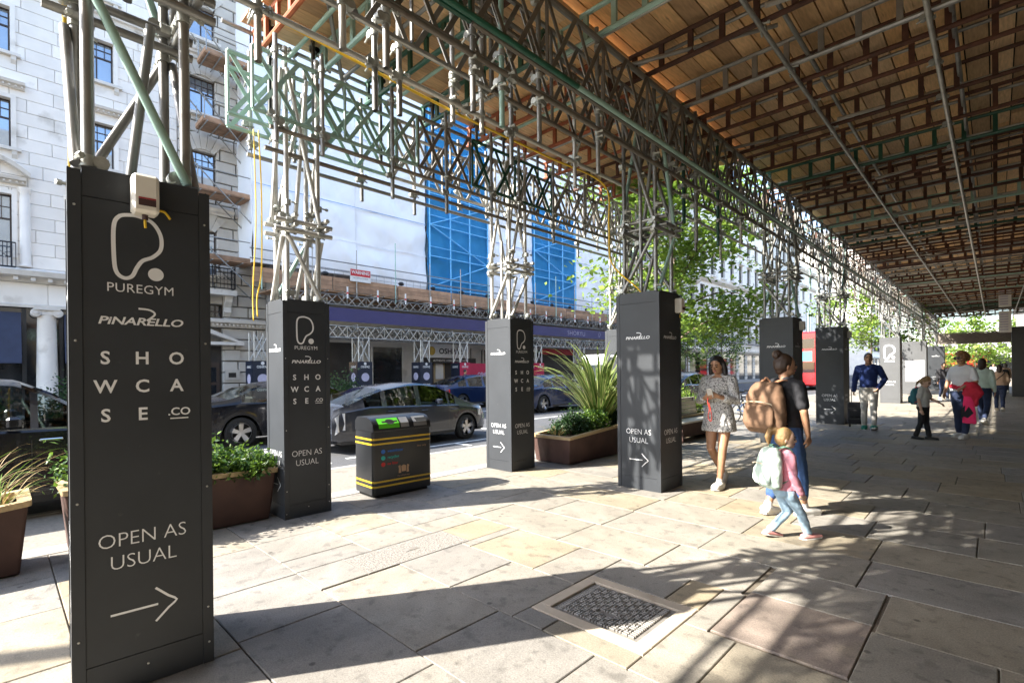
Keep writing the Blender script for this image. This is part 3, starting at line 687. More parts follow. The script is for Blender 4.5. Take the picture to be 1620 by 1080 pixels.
for a,b in cols_:
    for li,(c,d) in enumerate(lev):
        win(sb,a,b,c,d)
        s=.16; sr=MB().box((XF-.1,a-s,c),(XF+.05,a-.005,d+s)).box((XF-.1,b+.005,c),(XF+.05,b+s,d+s)).box((XF-.1,a-.005,d+.005),(XF+.05,b+.005,d+s)); sr.build('window_surround','portland_stone',sb)
        if li!=3: MB().box((XF-.1,a-.3,c-.13),(XF+.16,b+.3,c-.01)).build('window_sill','stone_trim',sb)
        for q in(a-.18,b+.02):
            if li!=3: MB().prism([(XF,c-.13),(XF+.13,c-.13),(XF+.11,c-.28),(XF,c-.42)],q,q+.16,'y').build('bracket','stone_trim',sb)
        if li in(1,3):
            moulding(sb,a-.42,b+.42,[(0,d+.42),(.1,d+.42),(.14,d+.52),(.26,d+.56),(.3,d+.66),(0,d+.72)],'window_hood')
            for k in range(11): yy=a-.36+(b-a+.66)*k/10; MB().box((XF,yy,d+.45),(XF+.2,yy+.06,d+.52)).build('dentil','stone_trim',sb)
        if li==3:  # arched pediment, half columns and balcony rail
            pts=[(a-.55+(b-a+1.1)*t,d+.72+math.sin(PI*t)*.55) for t in [i/12 for i in range(13)]]
            m=MB()
            for i in range(12):
                (p,q),(p2,q2)=pts[i],pts[i+1]; m.add([(XF,p,q),(XF+.3,p,q),(XF+.3,p2,q2),(XF,p2,q2),(XF,p,q+.16),(XF+.34,p,q+.16),(XF+.34,p2,q2+.16),(XF,p2,q2+.16)],[(0,1,2,3),(4,7,6,5),(1,5,6,2)])
            m.build('arched_pediment','stone_trim',sb)
            for q in(a-.38,b+.38): MB().lathe([(.19,c-.35),(.21,c-.3),(.17,c-.2),(.165,d-.1),(.14,d+.1),(.2,d+.2),(.22,d+.32)],14,(XF+.02,q,0)).build('half_column','portland_stone',sb,smooth=R(40))
            br=MB(); z0,z1=c-.4,c+.55
            br.tube((XF+.25,a-.1,z1),(XF+.25,b+.1,z1),.03,6); br.tube((XF+.25,a-.1,z0),(XF+.25,b+.1,z0),.03,6)
            for k in range(12): yy=a-.1+(b-a+.2)*k/11; br.tube((XF+.25,yy,z0),(XF+.25,yy,z1),.014 if k%5 else .03,5)
            for k in range(5): yy=a+(b-a)*(k+.5)/5; br.lathe([(.09,-.01),(.11,0),(.09,.01)],8,(XF+.25,yy,(z0+z1)/2),'x')
            br.build('balcony_rail','black_iron',sb)
moulding(sb,-6,6.1,[(0,17.05),(.12,17.05),(.18,17.2),(.3,17.25),(.34,17.36),(0,17.42)],'string_course')
moulding(sb,-6,6.15,[(0,5.35),(.1,5.35),(.16,5.5),(.42,5.58),(.48,5.78),(.1,5.92),(0,5.95)],'cornice')
for k in range(24): yy=-5.5+k*.5; MB().box((XF,yy,5.40),(XF+.34,yy+.14,5.54)).build('dentil','stone_trim',sb)
ashlar(sb,-6,6.1,4.42,5.35,[],.93,2.4,.01,'portland_stone',seed=5)
moulding(sb,-6,6.1,[(0,4.35),(.08,4.35),(.1,4.46),(0,4.5)],'architrave')
# ground floor: ionic columns, blinds, dark shop glass
MB().box((XF-.28,-6,0),(XF-.2,6.1,4.35)).build('shop_glass','glass_dark',sb)
for yc in(-3.2,1.47,5.6):
    c_=MB().lathe([(.42,.02),(.42,.25),(.36,.32),(.34,.4),(.33,2),(.29,3.95),(.31,4.0),(.31,4.06)],20,(XF-.02,yc,0)).build('column','portland_stone',sb,smooth=R(35))
    cp=MB().box((XF-.4,yc-.4,4.26),(XF+.36,yc+.4,4.36))
    for s in(-1,1): cp.lathe([(.02,-.34),(.15,-.34),(.17,-.3),(.17,.3),(.15,.34),(.02,.34)],14,(XF-.02,yc+s*.33,4.14),'x'); cp.lathe([(.07,.35),(.07,.38),(.0,.38)],10,(XF-.02,yc+s*.33,4.14),'x')
    cp.box((XF-.3,yc-.33,4.06),(XF+.3,yc+.33,4.26)); cp.build('capital','stone_trim',sb,smooth=R(40))
for y0,y1 in((-2.6,.72),(2.0,4.9)):
    m=MB(); m.add([(XF-.1,y0,4.15),(XF-.1,y1,4.15),(XF+.35,y1,2.15),(XF+.35,y0,2.15)],[(0,1,2,3)]); m.box((XF+.33,y0,2.1),(XF+.37,y1,2.16)); m.build('window_blind','awning',sb)
    MB().box((XF-.16,y0-.15,0),(XF-.05,y0-.02,4.3)).build('shop_mullion','dark_metal',sb); MB().box((XF-.16,y1+.02,0),(XF-.05,y1+.15,4.3)).build('shop_mullion','dark_metal',sb)
for k in range(9): MB().ball((XF+.55,-2.2+k*.62+(1.2 if k>4 else 0),.75),(.36,.36,.5),8,6).build('base_shrub_pot','awning',sb) if k<0 else None
# rusticated corner bay
c3=(6.66,7.74); lev3=[(18.13,19.7),(14.42,16.2),(10.62,12.55),(6.52,8.68)]
holes=[(*c3,c,d) for c,d in lev3]+[(7.4,8.02,4.4,5.08),(6.2,7.95,0,3.9)]
ashlar(sb,6.1,10.1,0,22,holes,.56,1.7,.05,'stone_grey',seed=9,ch=.03)
for li,(c,d) in enumerate(lev3):
    win(sb,*c3,c,d)
    MB().box((XF-.05,c3[0]-.2,c-.16),(XF+.2,c3[1]+.25,c-.02)).build('window_sill','stone_trim',sb)
    if li in(0,2): moulding(sb,c3[0]-.7,c3[1]+.75,[(0,c-1.1),(.1,c-1.1),(.15,c-1.0),(.3,c-.95),(.34,c-.82),(0,c-.74)],'window_hood')
    for k in range(5):  # voussoirs
        a=R(60+15*k); cy=(c3[0]+c3[1])/2; p=lambda rr,aa:(cy+rr*math.cos(aa)*1.0,d-.62+rr*math.sin(aa))
        m=MB().prism([p(.75,a-R(7)),p(1.55,a-R(7)),p(1.55,a+R(7)),p(.75,a+R(7))],XF+.004,XF+.05,'x'); m.build('voussoir','stone_grey',sb)
moulding(sb,6.1,10.15,[(0,17.0),(.15,17.0),(.2,17.2),(.4,17.3),(.45,17.45),(0,17.55)],'string_course')
moulding(sb,6.1,10.2,[(0,3.95),(.1,3.95),(.14,4.1),(.34,4.18),(.36,4.32),(0,4.4)],'string_course')
for k in range(22): yy=6.15+k*.185; MB().box((XF,yy,4.02),(XF+.24,yy+.09,4.12)).build('dentil','stone_trim',sb)
MB().box((XF-.1,6.3,5.5),(XF+.7,8.45,5.75)).build('balcony_slab','stone_trim',sb)
br=MB(); x=XF+.62; z0,z1=5.84,6.82
for p,q in(((x,6.4),(x,8.38)),((x,8.38),(XF,8.38)),((x,6.4),(XF,6.4))):
    br.tube((*p,z0),(*q,z0),.025,6); br.tube((*p,z1),(*q,z1),.03,6); n=12 if p[0]==q[0] else 4
    for i in range(n+1):
        f=i/n; a=(p[0]+(q[0]-p[0])*f,p[1]+(q[1]-p[1])*f); br.tube((*a,z0),(*a,z1+(.1 if i%6==0 else 0)),.03 if i%6==0 else .012,5)
        if i<n and p[0]==q[0]: br.lathe([(.055,-.01),(.075,0),(.055,.01)],8,(x,a[1]+.082,(z0+z1)/2),'x')
br.build('balcony_rail','black_iron',sb)
for yy in(6.9,8.15): MB().prism([(XF,5.5),(XF+.5,5.5),(XF+.42,5.2),(XF+.2,4.95),(XF+.24,4.7),(XF,4.5)],yy-.16,yy+.16,'y').build('bracket','stone_trim',sb)
win(sb,7.4,8.02,4.4,5.08,simple=True,glass='glass_dark')
pd=MB().prism([(5.5,3.2),(8.85,3.2),(8.85,3.05),(5.5,3.05)],XF,XF+.4,'x'); pd.prism([(8.85,3.2),(8.55,3.2),(7.0,3.72),(7.0,3.95)],XF,XF+.38,'x'); pd.prism([(5.2,3.2),(7.0,3.95),(7.0,3.72),(5.5,3.2)],XF,XF+.38,'x'); pd.build('door_pediment','stone_trim',sb)
MB().box((XF-.26,6.2,0),(XF-.22,7.95,3.0)).build('door_opening','shop_dark',sb)
dr=MB().box((XF-.2,6.4,.03),(XF-.14,7.85,2.2)).build('door','window_frame',sb)
for yy in(6.5,7.2):
    for zz in(.3,1.2): MB().box((XF-.139,yy,zz),(XF-.128,yy+.5,zz+.75)).build('door_panel','glass_dark',dr)
for k,z in enumerate((.3,1.3,2.3)): MB().box((XF+.005,8.05,z),(XF+.07,8.75,z+.5)).build('stone_block','stone_grey',sb)
MB().box((XF+.075,8.2,1.42),(XF+.085,8.55,1.66)).build('door_plate','black_print',sb)
put_text(text_mesh('15',.16,'CENTER',0,1,0,1,'black_print'),'px',(XF+.045,7.55,2.55),sb)
# ---------------------------------------------------------------- sheeted scaffold with blue netting
ws=thing('sheeted_scaffold','tall building scaffold wrapped in white sheeting with bright blue netted bays','scaffold')
XW=-26.0
def sheet(y0,y1,z0,z1,mat,name,X=XW,seed=0,amp=.20,x1=None):
    n=max(4,int((y1-y0)/.16)); k=max(4,int((z1-z0)/.16)); m=MB(); vs=[]
    for j in range(k+1):
        for i in range(n+1):
            u,v=i/n,j/k; y=y0+(y1-y0)*u; z=z0+(z1-z0)*v
            tie=abs(math.sin(v*PI*(z1-z0)/2.0))**.6; q=noise.noise(Vector((y*.55+seed,z*.45,seed)))*amp+noise.noise(Vector((y*1.7+z*.9,z*.6+seed,3)))*amp*.45+noise.noise(Vector((y*3.6-z*2.2,z*1.1+seed,7)))*amp*.2
            x=X+(q+.05)*tie+ .03*math.sin(y*1.4+z*.9)
            vs.append((x,y,z))
    fs=[(j*(n+1)+i,j*(n+1)+i+1,(j+1)*(n+1)+i+1,(j+1)*(n+1)+i) for j in range(k) for i in range(n)]
    return m.add(vs,fs).build(name,mat,ws,smooth=True)
sheet(8.75,14.2,7.05,26,'white_sheet','sheet',seed=1); sheet(14.2,19.05,6.75,26,'white_sheet','sheet',seed=5)
sheet(19.15,24.4,6.5,26,'blue_net','debris_net',X=XW+.02,seed=2); sheet(24.4,29.2,6.75,26,'white_sheet','sheet',seed=8); sheet(29.2,34.7,6.5,14.5,'blue_net','debris_net',X=XW+.02,seed=4); sheet(34.7,42.5,6.7,26,'white_sheet','sheet',X=XW,seed=9); sheet(29.2,34.7,14.5,26,'white_sheet','sheet',seed=12)
m=MB(); n=12   # returning end of the sheeting
vs=[]
for j in range(31):
    for i in range(6): vs.append((XW-.5*i,8.75+.1*noise.noise(Vector((i*.7,j*.5,2))),7.05+19*j/30))
m.add(vs,[(j*6+i,j*6+i+1,(j+1)*6+i+1,(j+1)*6+i) for j in range(30) for i in range(5)]).build('sheet','white_sheet',ws,smooth=True)
M('seam_blue',(.30,.42,.62),.7); M('seam_white',(.9,.9,.92),.6)
for k,(y0,y1) in enumerate(((8.8,19.0),(24.4,29.1),(34.8,42))):
    for z in (8.9,10.9,12.9,14.9,16.9,18.9,20.9): MB().box((XW+.12,y0,z),(XW+.135,y1,z+.035)).build('seam_tape','seam_blue' if int(z)%4 else 'seam_white',ws)
MB().box((-45,10.1,5.2),(-27.4,42.5,26)).build('building_wall','render_grey',ws)
for y0,y1 in((19.3,24.2),(29.3,34.6)):     # scaffold bays seen through the net
    for i in range(4):
        y=y0+(y1-y0)*i/3
        for X in(XW-.15,XW-1.2): tube('upright_tube',(X,y,6.2),(X,y,25),'galvanised',.045,6,ws)
    for z in range(7,25,2):
        for X in(XW-.14,XW-1.19): tube('ledger_tube',(X,y0,z),(X,y1,z),'galvanised',.035,6,ws); tube('ledger_tube',(X,y0,z+1),(X,y1,z+1),'galv_bright',.035,6,ws)
        MB().box((XW-1.1,y0,z-.1),(XW-.25,y1,z-.05)).build('platform','timber_old',ws)
        if (z//2)%2: tube('brace_tube',(XW-.16,y0,z),(XW-.16,y1,z+2),'galvanised',.045,6,ws)
        else: tube('brace_tube',(XW-.16,y1,z),(XW-.16,y0,z+2),'galvanised',.045,6,ws)
    MB().box((-27.3,y0,6),(-27.25,y1,25)).build('building_wall','render_cream',ws)
M('net_tube',(.16,.52,.86),.6,0,.2)
for y0,y1 in((19.25,24.3),(29.3,34.6)):   # scaffold frame pressing through the net
    zt=25 if y0<25 else 14.3; m=MB()
    for i in range(4): y=y0+(y1-y0)*i/3; tube('wrapped_tube',(XW+.22,y,6.3),(XW+.22,y,zt),'net_tube',.05,6,ws)
    z=7.0
    while z<zt:
        tube('wrapped_tube',(XW+.24,y0,z),(XW+.24,y1,z),'net_tube',.04,6,ws); tube('wrapped_tube',(XW+.24,y0,z+.6),(XW+.24,y1,z+.6),'net_tube',.03,6,ws)
        k=int(z/2)%2; tube('wrapped_tube',(XW+.23,y0 if k else y1,z),(XW+.23,y1 if k else y0,z+2),'net_tube',.04,6,ws); z+=2
MB().box((XW-1.3,19.0,6.3),(XW-.2,19.15,25)).build('net_edge','shop_dark',ws)
# small side platforms standing off the corner
for z,L in((16.6,2.0),(13.4,2.1),(10.15,2.4),(7.0,2.6)):
    pf=MB()
    for i in range(5): MB().box((XW-1.6+.26*i,8.9-L,z),(XW-1.6+.26*i+.24,8.9,z+.05)).build('platform_board','timber_old',ws)
    for i in range(4): tube('transom_tube',(XW-1.8,8.9-L+.1+L*i/4,z-.06),(XW-.1,8.9-L+.1+L*i/4,z-.06),'galvanised',.03,6,ws)
    MB().box((XW-.34,8.9-L,z+.05),(XW-.30,8.9,z+.24)).build('toe_board','timber_old',ws); MB().box((XW-1.6,8.9-L-.03,z+.05),(XW-.3,8.9-L,z+.24)).build('toe_board','timber_old',ws)
    for X in(XW-.2,XW-1.5):
        tube('brace_tube',(X,8.9-L-.3,z+1.3),(X,9.2,z-1.6),'galvanised',.03,6,ws); tube('handrail_tube',(X,8.9-L,z+.05),(X,8.9-L,z+1.1),'galvanised',.025,6,ws)
    tube('handrail_tube',(XW-.2,8.9-L,z+1.0),(XW-.2,9,z+1.0),'galvanised',.025,6,ws)
# ---------------------------------------------------------------- pavement gantry below it
gy=thing('pavement_gantry','scaffold gantry over the far pavement with purple banner, timber fascia and handrails','scaffold')
XG=-24.5; G0,G1=9.6,46
zb0,zb1=4.28,4.98
MB().box((XG-.02,10.6,zb0),(XG+.02,26.0,zb1)).build('banner','banner_purple',gy); MB().box((XG-.02,26.02,zb0),(XG+.02,41,zb1)).build('banner','banner_purple',gy)
sh=text_mesh('SHORYU',.52,'CENTER',-.008,1.15,0,1.05,'banner_print'); put_text(sh,'px',(XG+.024,32.9,4.45),gy)
put_text(logo_mesh(.42,.06,'banner_print',False),'px',(XG+.024,36.2,4.42),gy,'emblem')
for X,z0,z1,mt in((XG-.06,3.45,4.05,'galv_bright'),(XG-.9,3.5,4.1,'galvanised'),(XG-2.2,3.5,4.1,'galvanised'),(XG-.06,5.15,5.65,'galvanised')):
    y=G0
    while y<G1: lattice(X,y,min(y+7.2,G1),z0,z1,mt,parent=gy,pitch=.55,bw=.05); y+=7.2
for i in range(46):
    y=G0+.4+i*.8; lattice(y,XG-3.2,XG+.5,3.75,4.1,'galvanised',name='transom_beam',parent=gy,pitch=.6,axis='x',bw=.04) if i%2==0 else None
    tube('ledger_tube',(XG-2.8,y,5.72),(XG+.55,y,5.72),'galvanised',.025,6,gy)
for i in range(18):   # raking out-riggers with red-banded stops
    y=10.8+i*1.75; m=MB(); m.tube((XG-.3,y,5.2),(XG+.7,y,5.62),.03,6); m.tube((XG-.3,y,5.7),(XG+.7,y,5.66),.03,6); m.tube((XG+.2,y,5.42),(XG+.3,y,5.68),.02,6); m.build('outrigger','galv_bright',gy)
    st_=MB().tube((XG+.7,y,5.4),(XG+.7,y,6.0),.045,8).build('stop_post','sign_white',gy); MB().tube((XG+.7,y,5.62),(XG+.7,y,5.72),.048,8).build('red_band','sign_red',st_)
y=G0-1.4
while y<G1:
    for z in(5.85,6.08,6.31): MB().box((XG+.0,y+.01,z+.004),(XG+.045,y+3.85,z+.222)).build('fascia_board','timber_old',gy)
    y+=3.9
for z in(6.9,7.35): tube('handrail_tube',(XG+.1,G0-1.5,z),(XG+.1,G1,z),'galvanised',.03,6,gy)
for i in range(16): y=G0-1+i*2.4; tube('upright_tube',(XG+.1,y,5.5),(XG+.1,y,8.1 if i%3 else 8.9),'galvanised' if i%3 else 'mint_paint',.03,6,gy)
for i in range(16): y=G0+i*2.3; lm=MB().ball((XG-.4,y,6.75),(.12,.2,.12),8,6).build('festoon_lamp','dark_metal',gy)
mesh_=MB()
for i in range(70): y=10+i*.5; mesh_.tube((XG-.6,y,6.5),(XG-.6,y,7.1),.008,4)
for z in(6.6,6.8,7.0,7.1): mesh_.tube((XG-.6,10,z),(XG-.6,45,z),.008,4)
mesh_.build('guard_mesh','galvanised',gy)
MB().box((XG-3.4,G0,5.78),(XG-.02,G1,5.83)).build('gantry_deck','timber_old',gy)
wg=MB().box((XG+.13,13.0,6.43),(XG+.15,14.2,7.09)).build('warning_sign','sign_white',gy); MB().box((XG+.151,13.02,6.72),(XG+.156,14.18,7.07)).build('red_field','sign_red',wg)
put_text(text_mesh('WARNING',.24,'CENTER',.006,.9,0,1,'sign_white'),'px',(XG+.16,13.6,6.84),wg); put_text(text_mesh('THIS SCAFFOLD IS ALARMED',.075,'CENTER',0,.95,0,1,'black_print'),'px',(XG+.155,13.6,6.6),wg)
def gtower(y,kind,label):
    w_,h=.9,2.18; c0='navy_panel'; c1={'n':'navy_panel','r':'crimson_panel','rr':'crimson_panel'}[kind]
    t=thing('gantry_tower',label,'sign tower',(XG+.3,y,0),group='clad legs of the gantry across the road')
    MB().box((-w_,0,0),(0,w_*.95,h)).build('core',c1,t); MB().box((-w_+.01,-.012,.02),(-.01,-.002,h-.01)).build('side_panel',c0 if kind!='rr' else 'crimson_panel',t)
    e=.003
    for k,(z) in enumerate((1.85,1.35,.8,.35)):
        if k==1 and kind=='n':
            m=MB(); m.add([(.23*math.cos(a),.23*math.sin(a),0) for a in [i*PI/10 for i in range(20)]],[tuple(range(20))]); me=m.mesh('emblem'); me.materials.append(MT['banner_print']); put_text(me,'px',(e,w_*.48,z),t,'emblem'); put_text(me,'my',(-w_*.5,-.012-e,z),t,'emblem')
        else:
            s=['OSHPAZ','OSHPAZ','OSHPAZ','OPEN AS USUAL'][k]
            if k==1 or k==2 and kind!='n': continue
            put_text(text_mesh(s,.16 if k<3 else .09,'CENTER',.004,.85,0,1,'sign_white'),'px',(e,w_*.48,z),t); put_text(text_mesh(s,.16 if k<3 else .09,'CENTER',.004,.85,0,1,'sign_white'),'my',(-w_*.5,-.012-e,z),t)
            if k==0:
                m=MB(); m.add([(.08*math.cos(a),.08*math.sin(a),0) for a in [i*PI/7 for i in range(14)]],[tuple(range(14))]); me=m.mesh('emblem'); me.materials.append(MT['sign_white']); put_text(me,'px',(e,w_*.48,z+.22),t,'emblem')
    m=MB()
    for a in(-.12,-w_+.12):
        for b in(.12,w_-.16): m.tube((a,b,h-.1),(a,b,3.5),.035,6)
    m.build('leg_tube','galv_bright',t); m=MB()
    for a in(-.12,-w_+.12): m.tube((a,.12,h),(a,w_-.16,3.4),.03,6); m.tube((a,w_-.16,h),(a,.12,3.4),.03,6)
    m.build('brace_tube','galv_bright',t)
    return t
for y,k,l in((13.3,'n','navy gantry tower above the rear of the grey hatchback'),(17.3,'n','navy gantry tower just left of the shop doorway'),(20.3,'r','navy and crimson gantry tower right of the shop doorway'),(27.6,'rr','crimson gantry tower behind the dark blue car, right of the second kerb tower'),(8.1,'n','navy gantry tower at the end of the gantry, by the stone doorway'),(33,'n','black gantry tower behind the spiky plant')): gtower(y,k,l)
# shop fronts under the gantry
sf=thing('shop_parade','dim row of shopfronts under the gantry with lit windows and a white shop sign','building',(0,0,0))
MB().box((-30,10.1,0),(-28.0,44,5.2)).build('shop_wall','stone_grey',sf)
for y0,y1,mt in((10.6,15.2,'shop_dark'),(16.2,18.6,'glass_dark'),(20.0,24.5,'shop_tan'),(25.6,30.5,'glass_dark'),(31.5,37,'shop_dark'),(38,43,'glass_dark')):
    MB().box((-27.98,y0,.1),(-27.9,y1,3.2 if mt!='shop_dark' else 3.4)).build('shopfront',mt,sf)
    for yy in(y0,y1-.12): MB().box((-27.9,yy,.1),(-27.8,yy+.12,3.3)).build('pilaster','stone_grey',sf)
for y0,y1 in((20.2,21.0),(22.0,22.9),(23.4,24.3)): MB().box((-27.89,y0,.15),(-27.85,y1,2.3)).build('shop_door','shop_dark',sf)
MB().box((-27.89,21.2,1.1),(-27.86,21.85,2.2)).build('poster','sign_white',sf)
sg=MB().box((-27.6,19.8,2.58),(-27.5,24.0,3.5)).build('shop_sign','sign_white',sf); put_text(text_mesh('OSHPAZ',.52,'CENTER',.012,1.1,0,1,'black_print'),'px',(-27.49,22.3,2.86),sg); m=MB(); m.add([(.3*math.cos(a),.3*math.sin(a),0) for a in [i*PI/10 for i in range(20)]],[tuple(range(20))]); me=m.mesh('emblem'); me.materials.append(MT['gold']); put_text(me,'px',(-27.49,20.6,3.04),sg,'emblem')
MB().box((-27.6,19.8,2.2),(-27.5,24.6,2.56)).build('awning_board','black_print',sf); put_text(text_mesh('AUTHENTIC UZBEK STREET FOOD',.2,'CENTER',.002,.95,0,1,'sign_white'),'px',(-27.49,22.2,2.32),sf)
for y in(11.6,12.5,12.9): MB().ball((-27.6,y,2.1),.13,10,7).build('wall_lamp','lamp_glow',sf,smooth=True)
MB().box((-27.6,32,3.0),(-27.5,36.5,3.5)).build('shop_sign','sign_red',sf)
cr_=MB().box((-25.2,21.9,.05),(-25.1,24.6,2.15)).build('hoarding','crimson_panel',sf); put_text(text_mesh('OSHPAZ',.34,'CENTER',.008,1,0,1,'banner_print'),'px',(-25.09,23.25,1.3),cr_)
# ---------------------------------------------------------------- further buildings along the street
def terrace(name,label,y0,y1,h,mat,levels,wy,X=-28,bays=None,arch=False,ground='glass_dark',roof=True):
    b=thing(name,label,'building',(0,0,0))
    MB().box((X-16,y0,0),(X-.3,y1,h)).build('wall',mat,b)
    n=bays; p=(y1-y0)/n; m=MB()
    for k,(c,d) in enumerate(levels):   # wall front with real openings
        zprev=levels[k-1][1] if k else 4.2
        m.box((X-.3,y0,zprev),(X,y1,c))
        for i in range(n+1):
            a=y0+(i-.5)*p+wy/2 if i else y0; e=y0+(i+.5)*p-wy/2 if i<n else y1
            m.box((X-.3,a,c),(X,e,d))
    m.box((X-.3,y0,levels[-1][1]),(X,y1,h)); m.build('facade',mat,b)
    for i in range(n):
        yc=y0+(i+.5)*p
        for k,(c,d) in enumerate(levels):
            win(b,yc-wy/2,yc+wy/2,c,d,X=X,simple=True,depth=.25,glass='glass_dark'); MB().box((X,yc-wy/2-.2,c-.2),(X+.25,yc+wy/2+.2,c)).build('window_sill','stone_trim',b)
            if k%2==0: MB().prism([(yc-wy/2-.35,d+.12),(yc+wy/2+.35,d+.12),(yc,d+.7)],X,X+.28,'x').build('window_hood','stone_trim',b)
    for z in (4.2,levels[1][1]+.9,h-1.2): moulding(b,y0,y1,[(0,z-.4),(.2,z-.4),(.5,z-.1),(.55,z+.1),(0,z+.2)],'cornice',X=X)
    MB().box((X-.3,y0,0),(X-.05,y1,3.8)).build('shopfront',ground,b)
    for i in range(n+1):
        yy=y0+i*p
        for zz in range(7): MB().box((X-.06,yy-.45,zz*.55),(X+.06,yy+.45,zz*.55+.48)).build('stone_block','render_cream',b)
    if roof: MB().prism([(X-.2,h),(X-2.4,h+3.2),(X-12,h+3.2),(X-16,h)],y0,y1,'y').build('roof','roof_slate',b)
    if len(levels)>1:
        br=MB(); zz=levels[0][0]-.35; br.tube((X+.6,y0,zz+1),(X+.6,y1,zz+1),.04,5); br.tube((X+.6,y0,zz+.1),(X+.6,y1,zz+.1),.04,5)
        for i in range(int((y1-y0)/.4)): br.tube((X+.6,y0+i*.4,zz),(X+.6,y0+i*.4,zz+1),.025,4)
        br.build('balcony_rail','black_iron',b)
    return b
terrace('terrace_building','cream stone terrace behind the street tree with a long iron balcony',43,64,25,'render_cream',[(5.4,8.2),(9.6,12.3),(13.6,16.2),(17.6,20)],1.3,bays=7)
terrace('terrace_building','tall cream terrace with stacked sash windows between the tree and the dark tower',64,92,27,'portland_stone',[(5.6,8.6),(10,13),(14.6,17.4),(19,21.6)],1.5,bays=8)
terrace('terrace_building','cream building beyond the dark tower with iron balconies',92,112,30,'render_cream',[(5.6,9),(10.5,14),(16,19.5),(21,24)],1.7,bays=5)
ab=terrace('arcade_building','pale classical building with one tall arched window',112,140,23,'portland_stone',[(5.6,8.2),(15.5,17.5)],1.6,bays=5,roof=False)
for yc in(118,126,134):
    m=MB(); pts=[(yc-1.5,9.2),(yc+1.5,9.2)]+[(yc+1.5*math.cos(a),13+1.5*math.sin(a)) for a in [i*PI/10 for i in range(11)]]; m.prism(pts,-28.0,-27.9,'x'); wd_=m.build('arched_window','glass_dark',ab)
    m=MB(); vs,fs=strip2d([(y,z) for y,z in pts[1:]],.5); m.add([(-27.7,v.x,v.y) for v in vs],fs); m.build('arch_trim','stone_trim',ab)
terrace('office_block','white office block closing the view above the small tree',150,185,34,'portland_stone',[(6,9),(11,14),(16,19),(21,24),(26,29)],3.0,X=-22,bays=8)
# building line on the camera's side, far end, and the end of the street
fb=thing('end_building','hazy pale block far down the street beyond the crossing','building')
MB().box((-18,230,0),(26,250,14)).build('wall','render_cream',fb)
for i in range(12):
    for z in(3.5,7.2,10.6): wn=MB().box((-16+i*3.4,229.8,z),(-14.2+i*3.4,229.95,z+2)).build('window','glass_dark',fb)
# ---------------------------------------------------------------- building on the camera's side (mostly beside and behind the camera)
M('shop_stone',(.30,.29,.27),.7,0,.12,2,.08)
ns=thing('shop_building','dark shop pier at the right edge, bearing white louvred signs','building')
MB().box((2.2,-30,0),(14,120,22)).build('wall','shop_stone',ns)
for k in range(20):
    y=-16+k*5
    MB().box((2.12,y,0),(2.19,y+3.6,3.6)).build('shopfront','glass_dark',ns)
MB().box((.62,36.5,0),(2.2,37.4,3.6)).build('pier','dark_metal',ns)
for z in(3.3,4.6):
    sgn=MB().box((.15,35.9,z),(.62,36.0,z+1.1)).build('hanging_sign','sign_white',ns)
    for i in range(7): MB().box((.19,35.885,z+.12+i*.13),(.5,35.899,z+.18+i*.13)).build('louvre','banner_print',sgn)
# ---------------------------------------------------------------- foliage
M('leaf_tree',(.165,.275,.042),.5,0,.3,1.3,0,spec=.4); M('leaf_tree2',(.24,.35,.055),.5,0,.3,1.5,0,spec=.4); M('leaf_far',(.075,.125,.04),.6,0,.3,.8)
M('leaf_box',(.035,.085,.02),.45,0,.35,6,0,spec=.4); M('leaf_lime',(.12,.21,.025),.45,0,.3,6,0,spec=.4); M('leaf_deep',(.025,.06,.022),.45,0,.35,6,0,spec=.4)
M('sword_green',(.10,.17,.035),.4,0,.25,4,0,spec=.5); M('sword_cream',(.42,.42,.17),.45,0,.2,4); M('grass_straw',(.36,.25,.10),.6,0,.3,5)
M('bark',(.16,.12,.09),.85,0,.3,14,.5); M('corten',(.068,.034,.027),.7,0,.25,4,.12,var2=((.05,.022,.018),.58,3)); M('rim_timber',(.42,.31,.17),.6,0,.2,5,.1,stretch=(1,8,8)); M('soil',(.05,.035,.025),.95,0,.3,20,.4)
for nm in('leaf_tree','leaf_tree2','leaf_far','leaf_box','leaf_lime','leaf_deep','sword_green','sword_cream','grass_straw'):
    m=MT[nm]; n=m.node_tree.nodes; L=m.node_tree.links; b=n['Principled BSDF']; tr=n.new('ShaderNodeBsdfTranslucent'); mx=n.new('ShaderNodeMixShader'); mx.inputs[0].default_value=.35
    L.new(b.inputs['Base Color'].links[0].from_socket,tr.inputs[0]); L.new(b.outputs[0],mx.inputs[1]); L.new(tr.outputs[0],mx.inputs[2]); L.new(mx.outputs[0],n['Material Output'].inputs[0])
def leaves(P,size,rg,flat=.5,jit=.35,aspect=.5,six=False):
    """numpy leaf cloud: folded diamonds (or six-point leaves) at points P"""
    n=len(P); d=rg.normal(size=(n,3)); d[:,2]*=flat; d/=np.linalg.norm(d,axis=1)[:,None]
    a=rg.normal(size=(n,3)); a[:,2]+=1.2; s=np.cross(d,a); s/=np.linalg.norm(s,axis=1)[:,None]; nn=np.cross(s,d)
    L=size*(1+rg.uniform(-jit,jit,n))[:,None]; W=L*aspect
    if six:
        V=np.stack([P,P+d*L*.3+s*W*.45+nn*L*.05,P+d*L*.7+s*W*.38+nn*L*.04,P+d*L,P+d*L*.7-s*W*.38+nn*L*.04,P+d*L*.3-s*W*.45+nn*L*.05],1).reshape(-1,3)
        i=np.arange(n)[:,None]*6; F=np.concatenate([i+[0,1,2,3],i+[0,3,4,5]],0)
    else:
        V=np.stack([P,P+d*L*.45+s*W*.5+nn*L*.07,P+d*L,P+d*L*.45-s*W*.5+nn*L*.07],1).reshape(-1,3); i=np.arange(n)[:,None]*4; F=np.concatenate([i+[0,1,2],i+[0,2,3]],0)
    return V,F
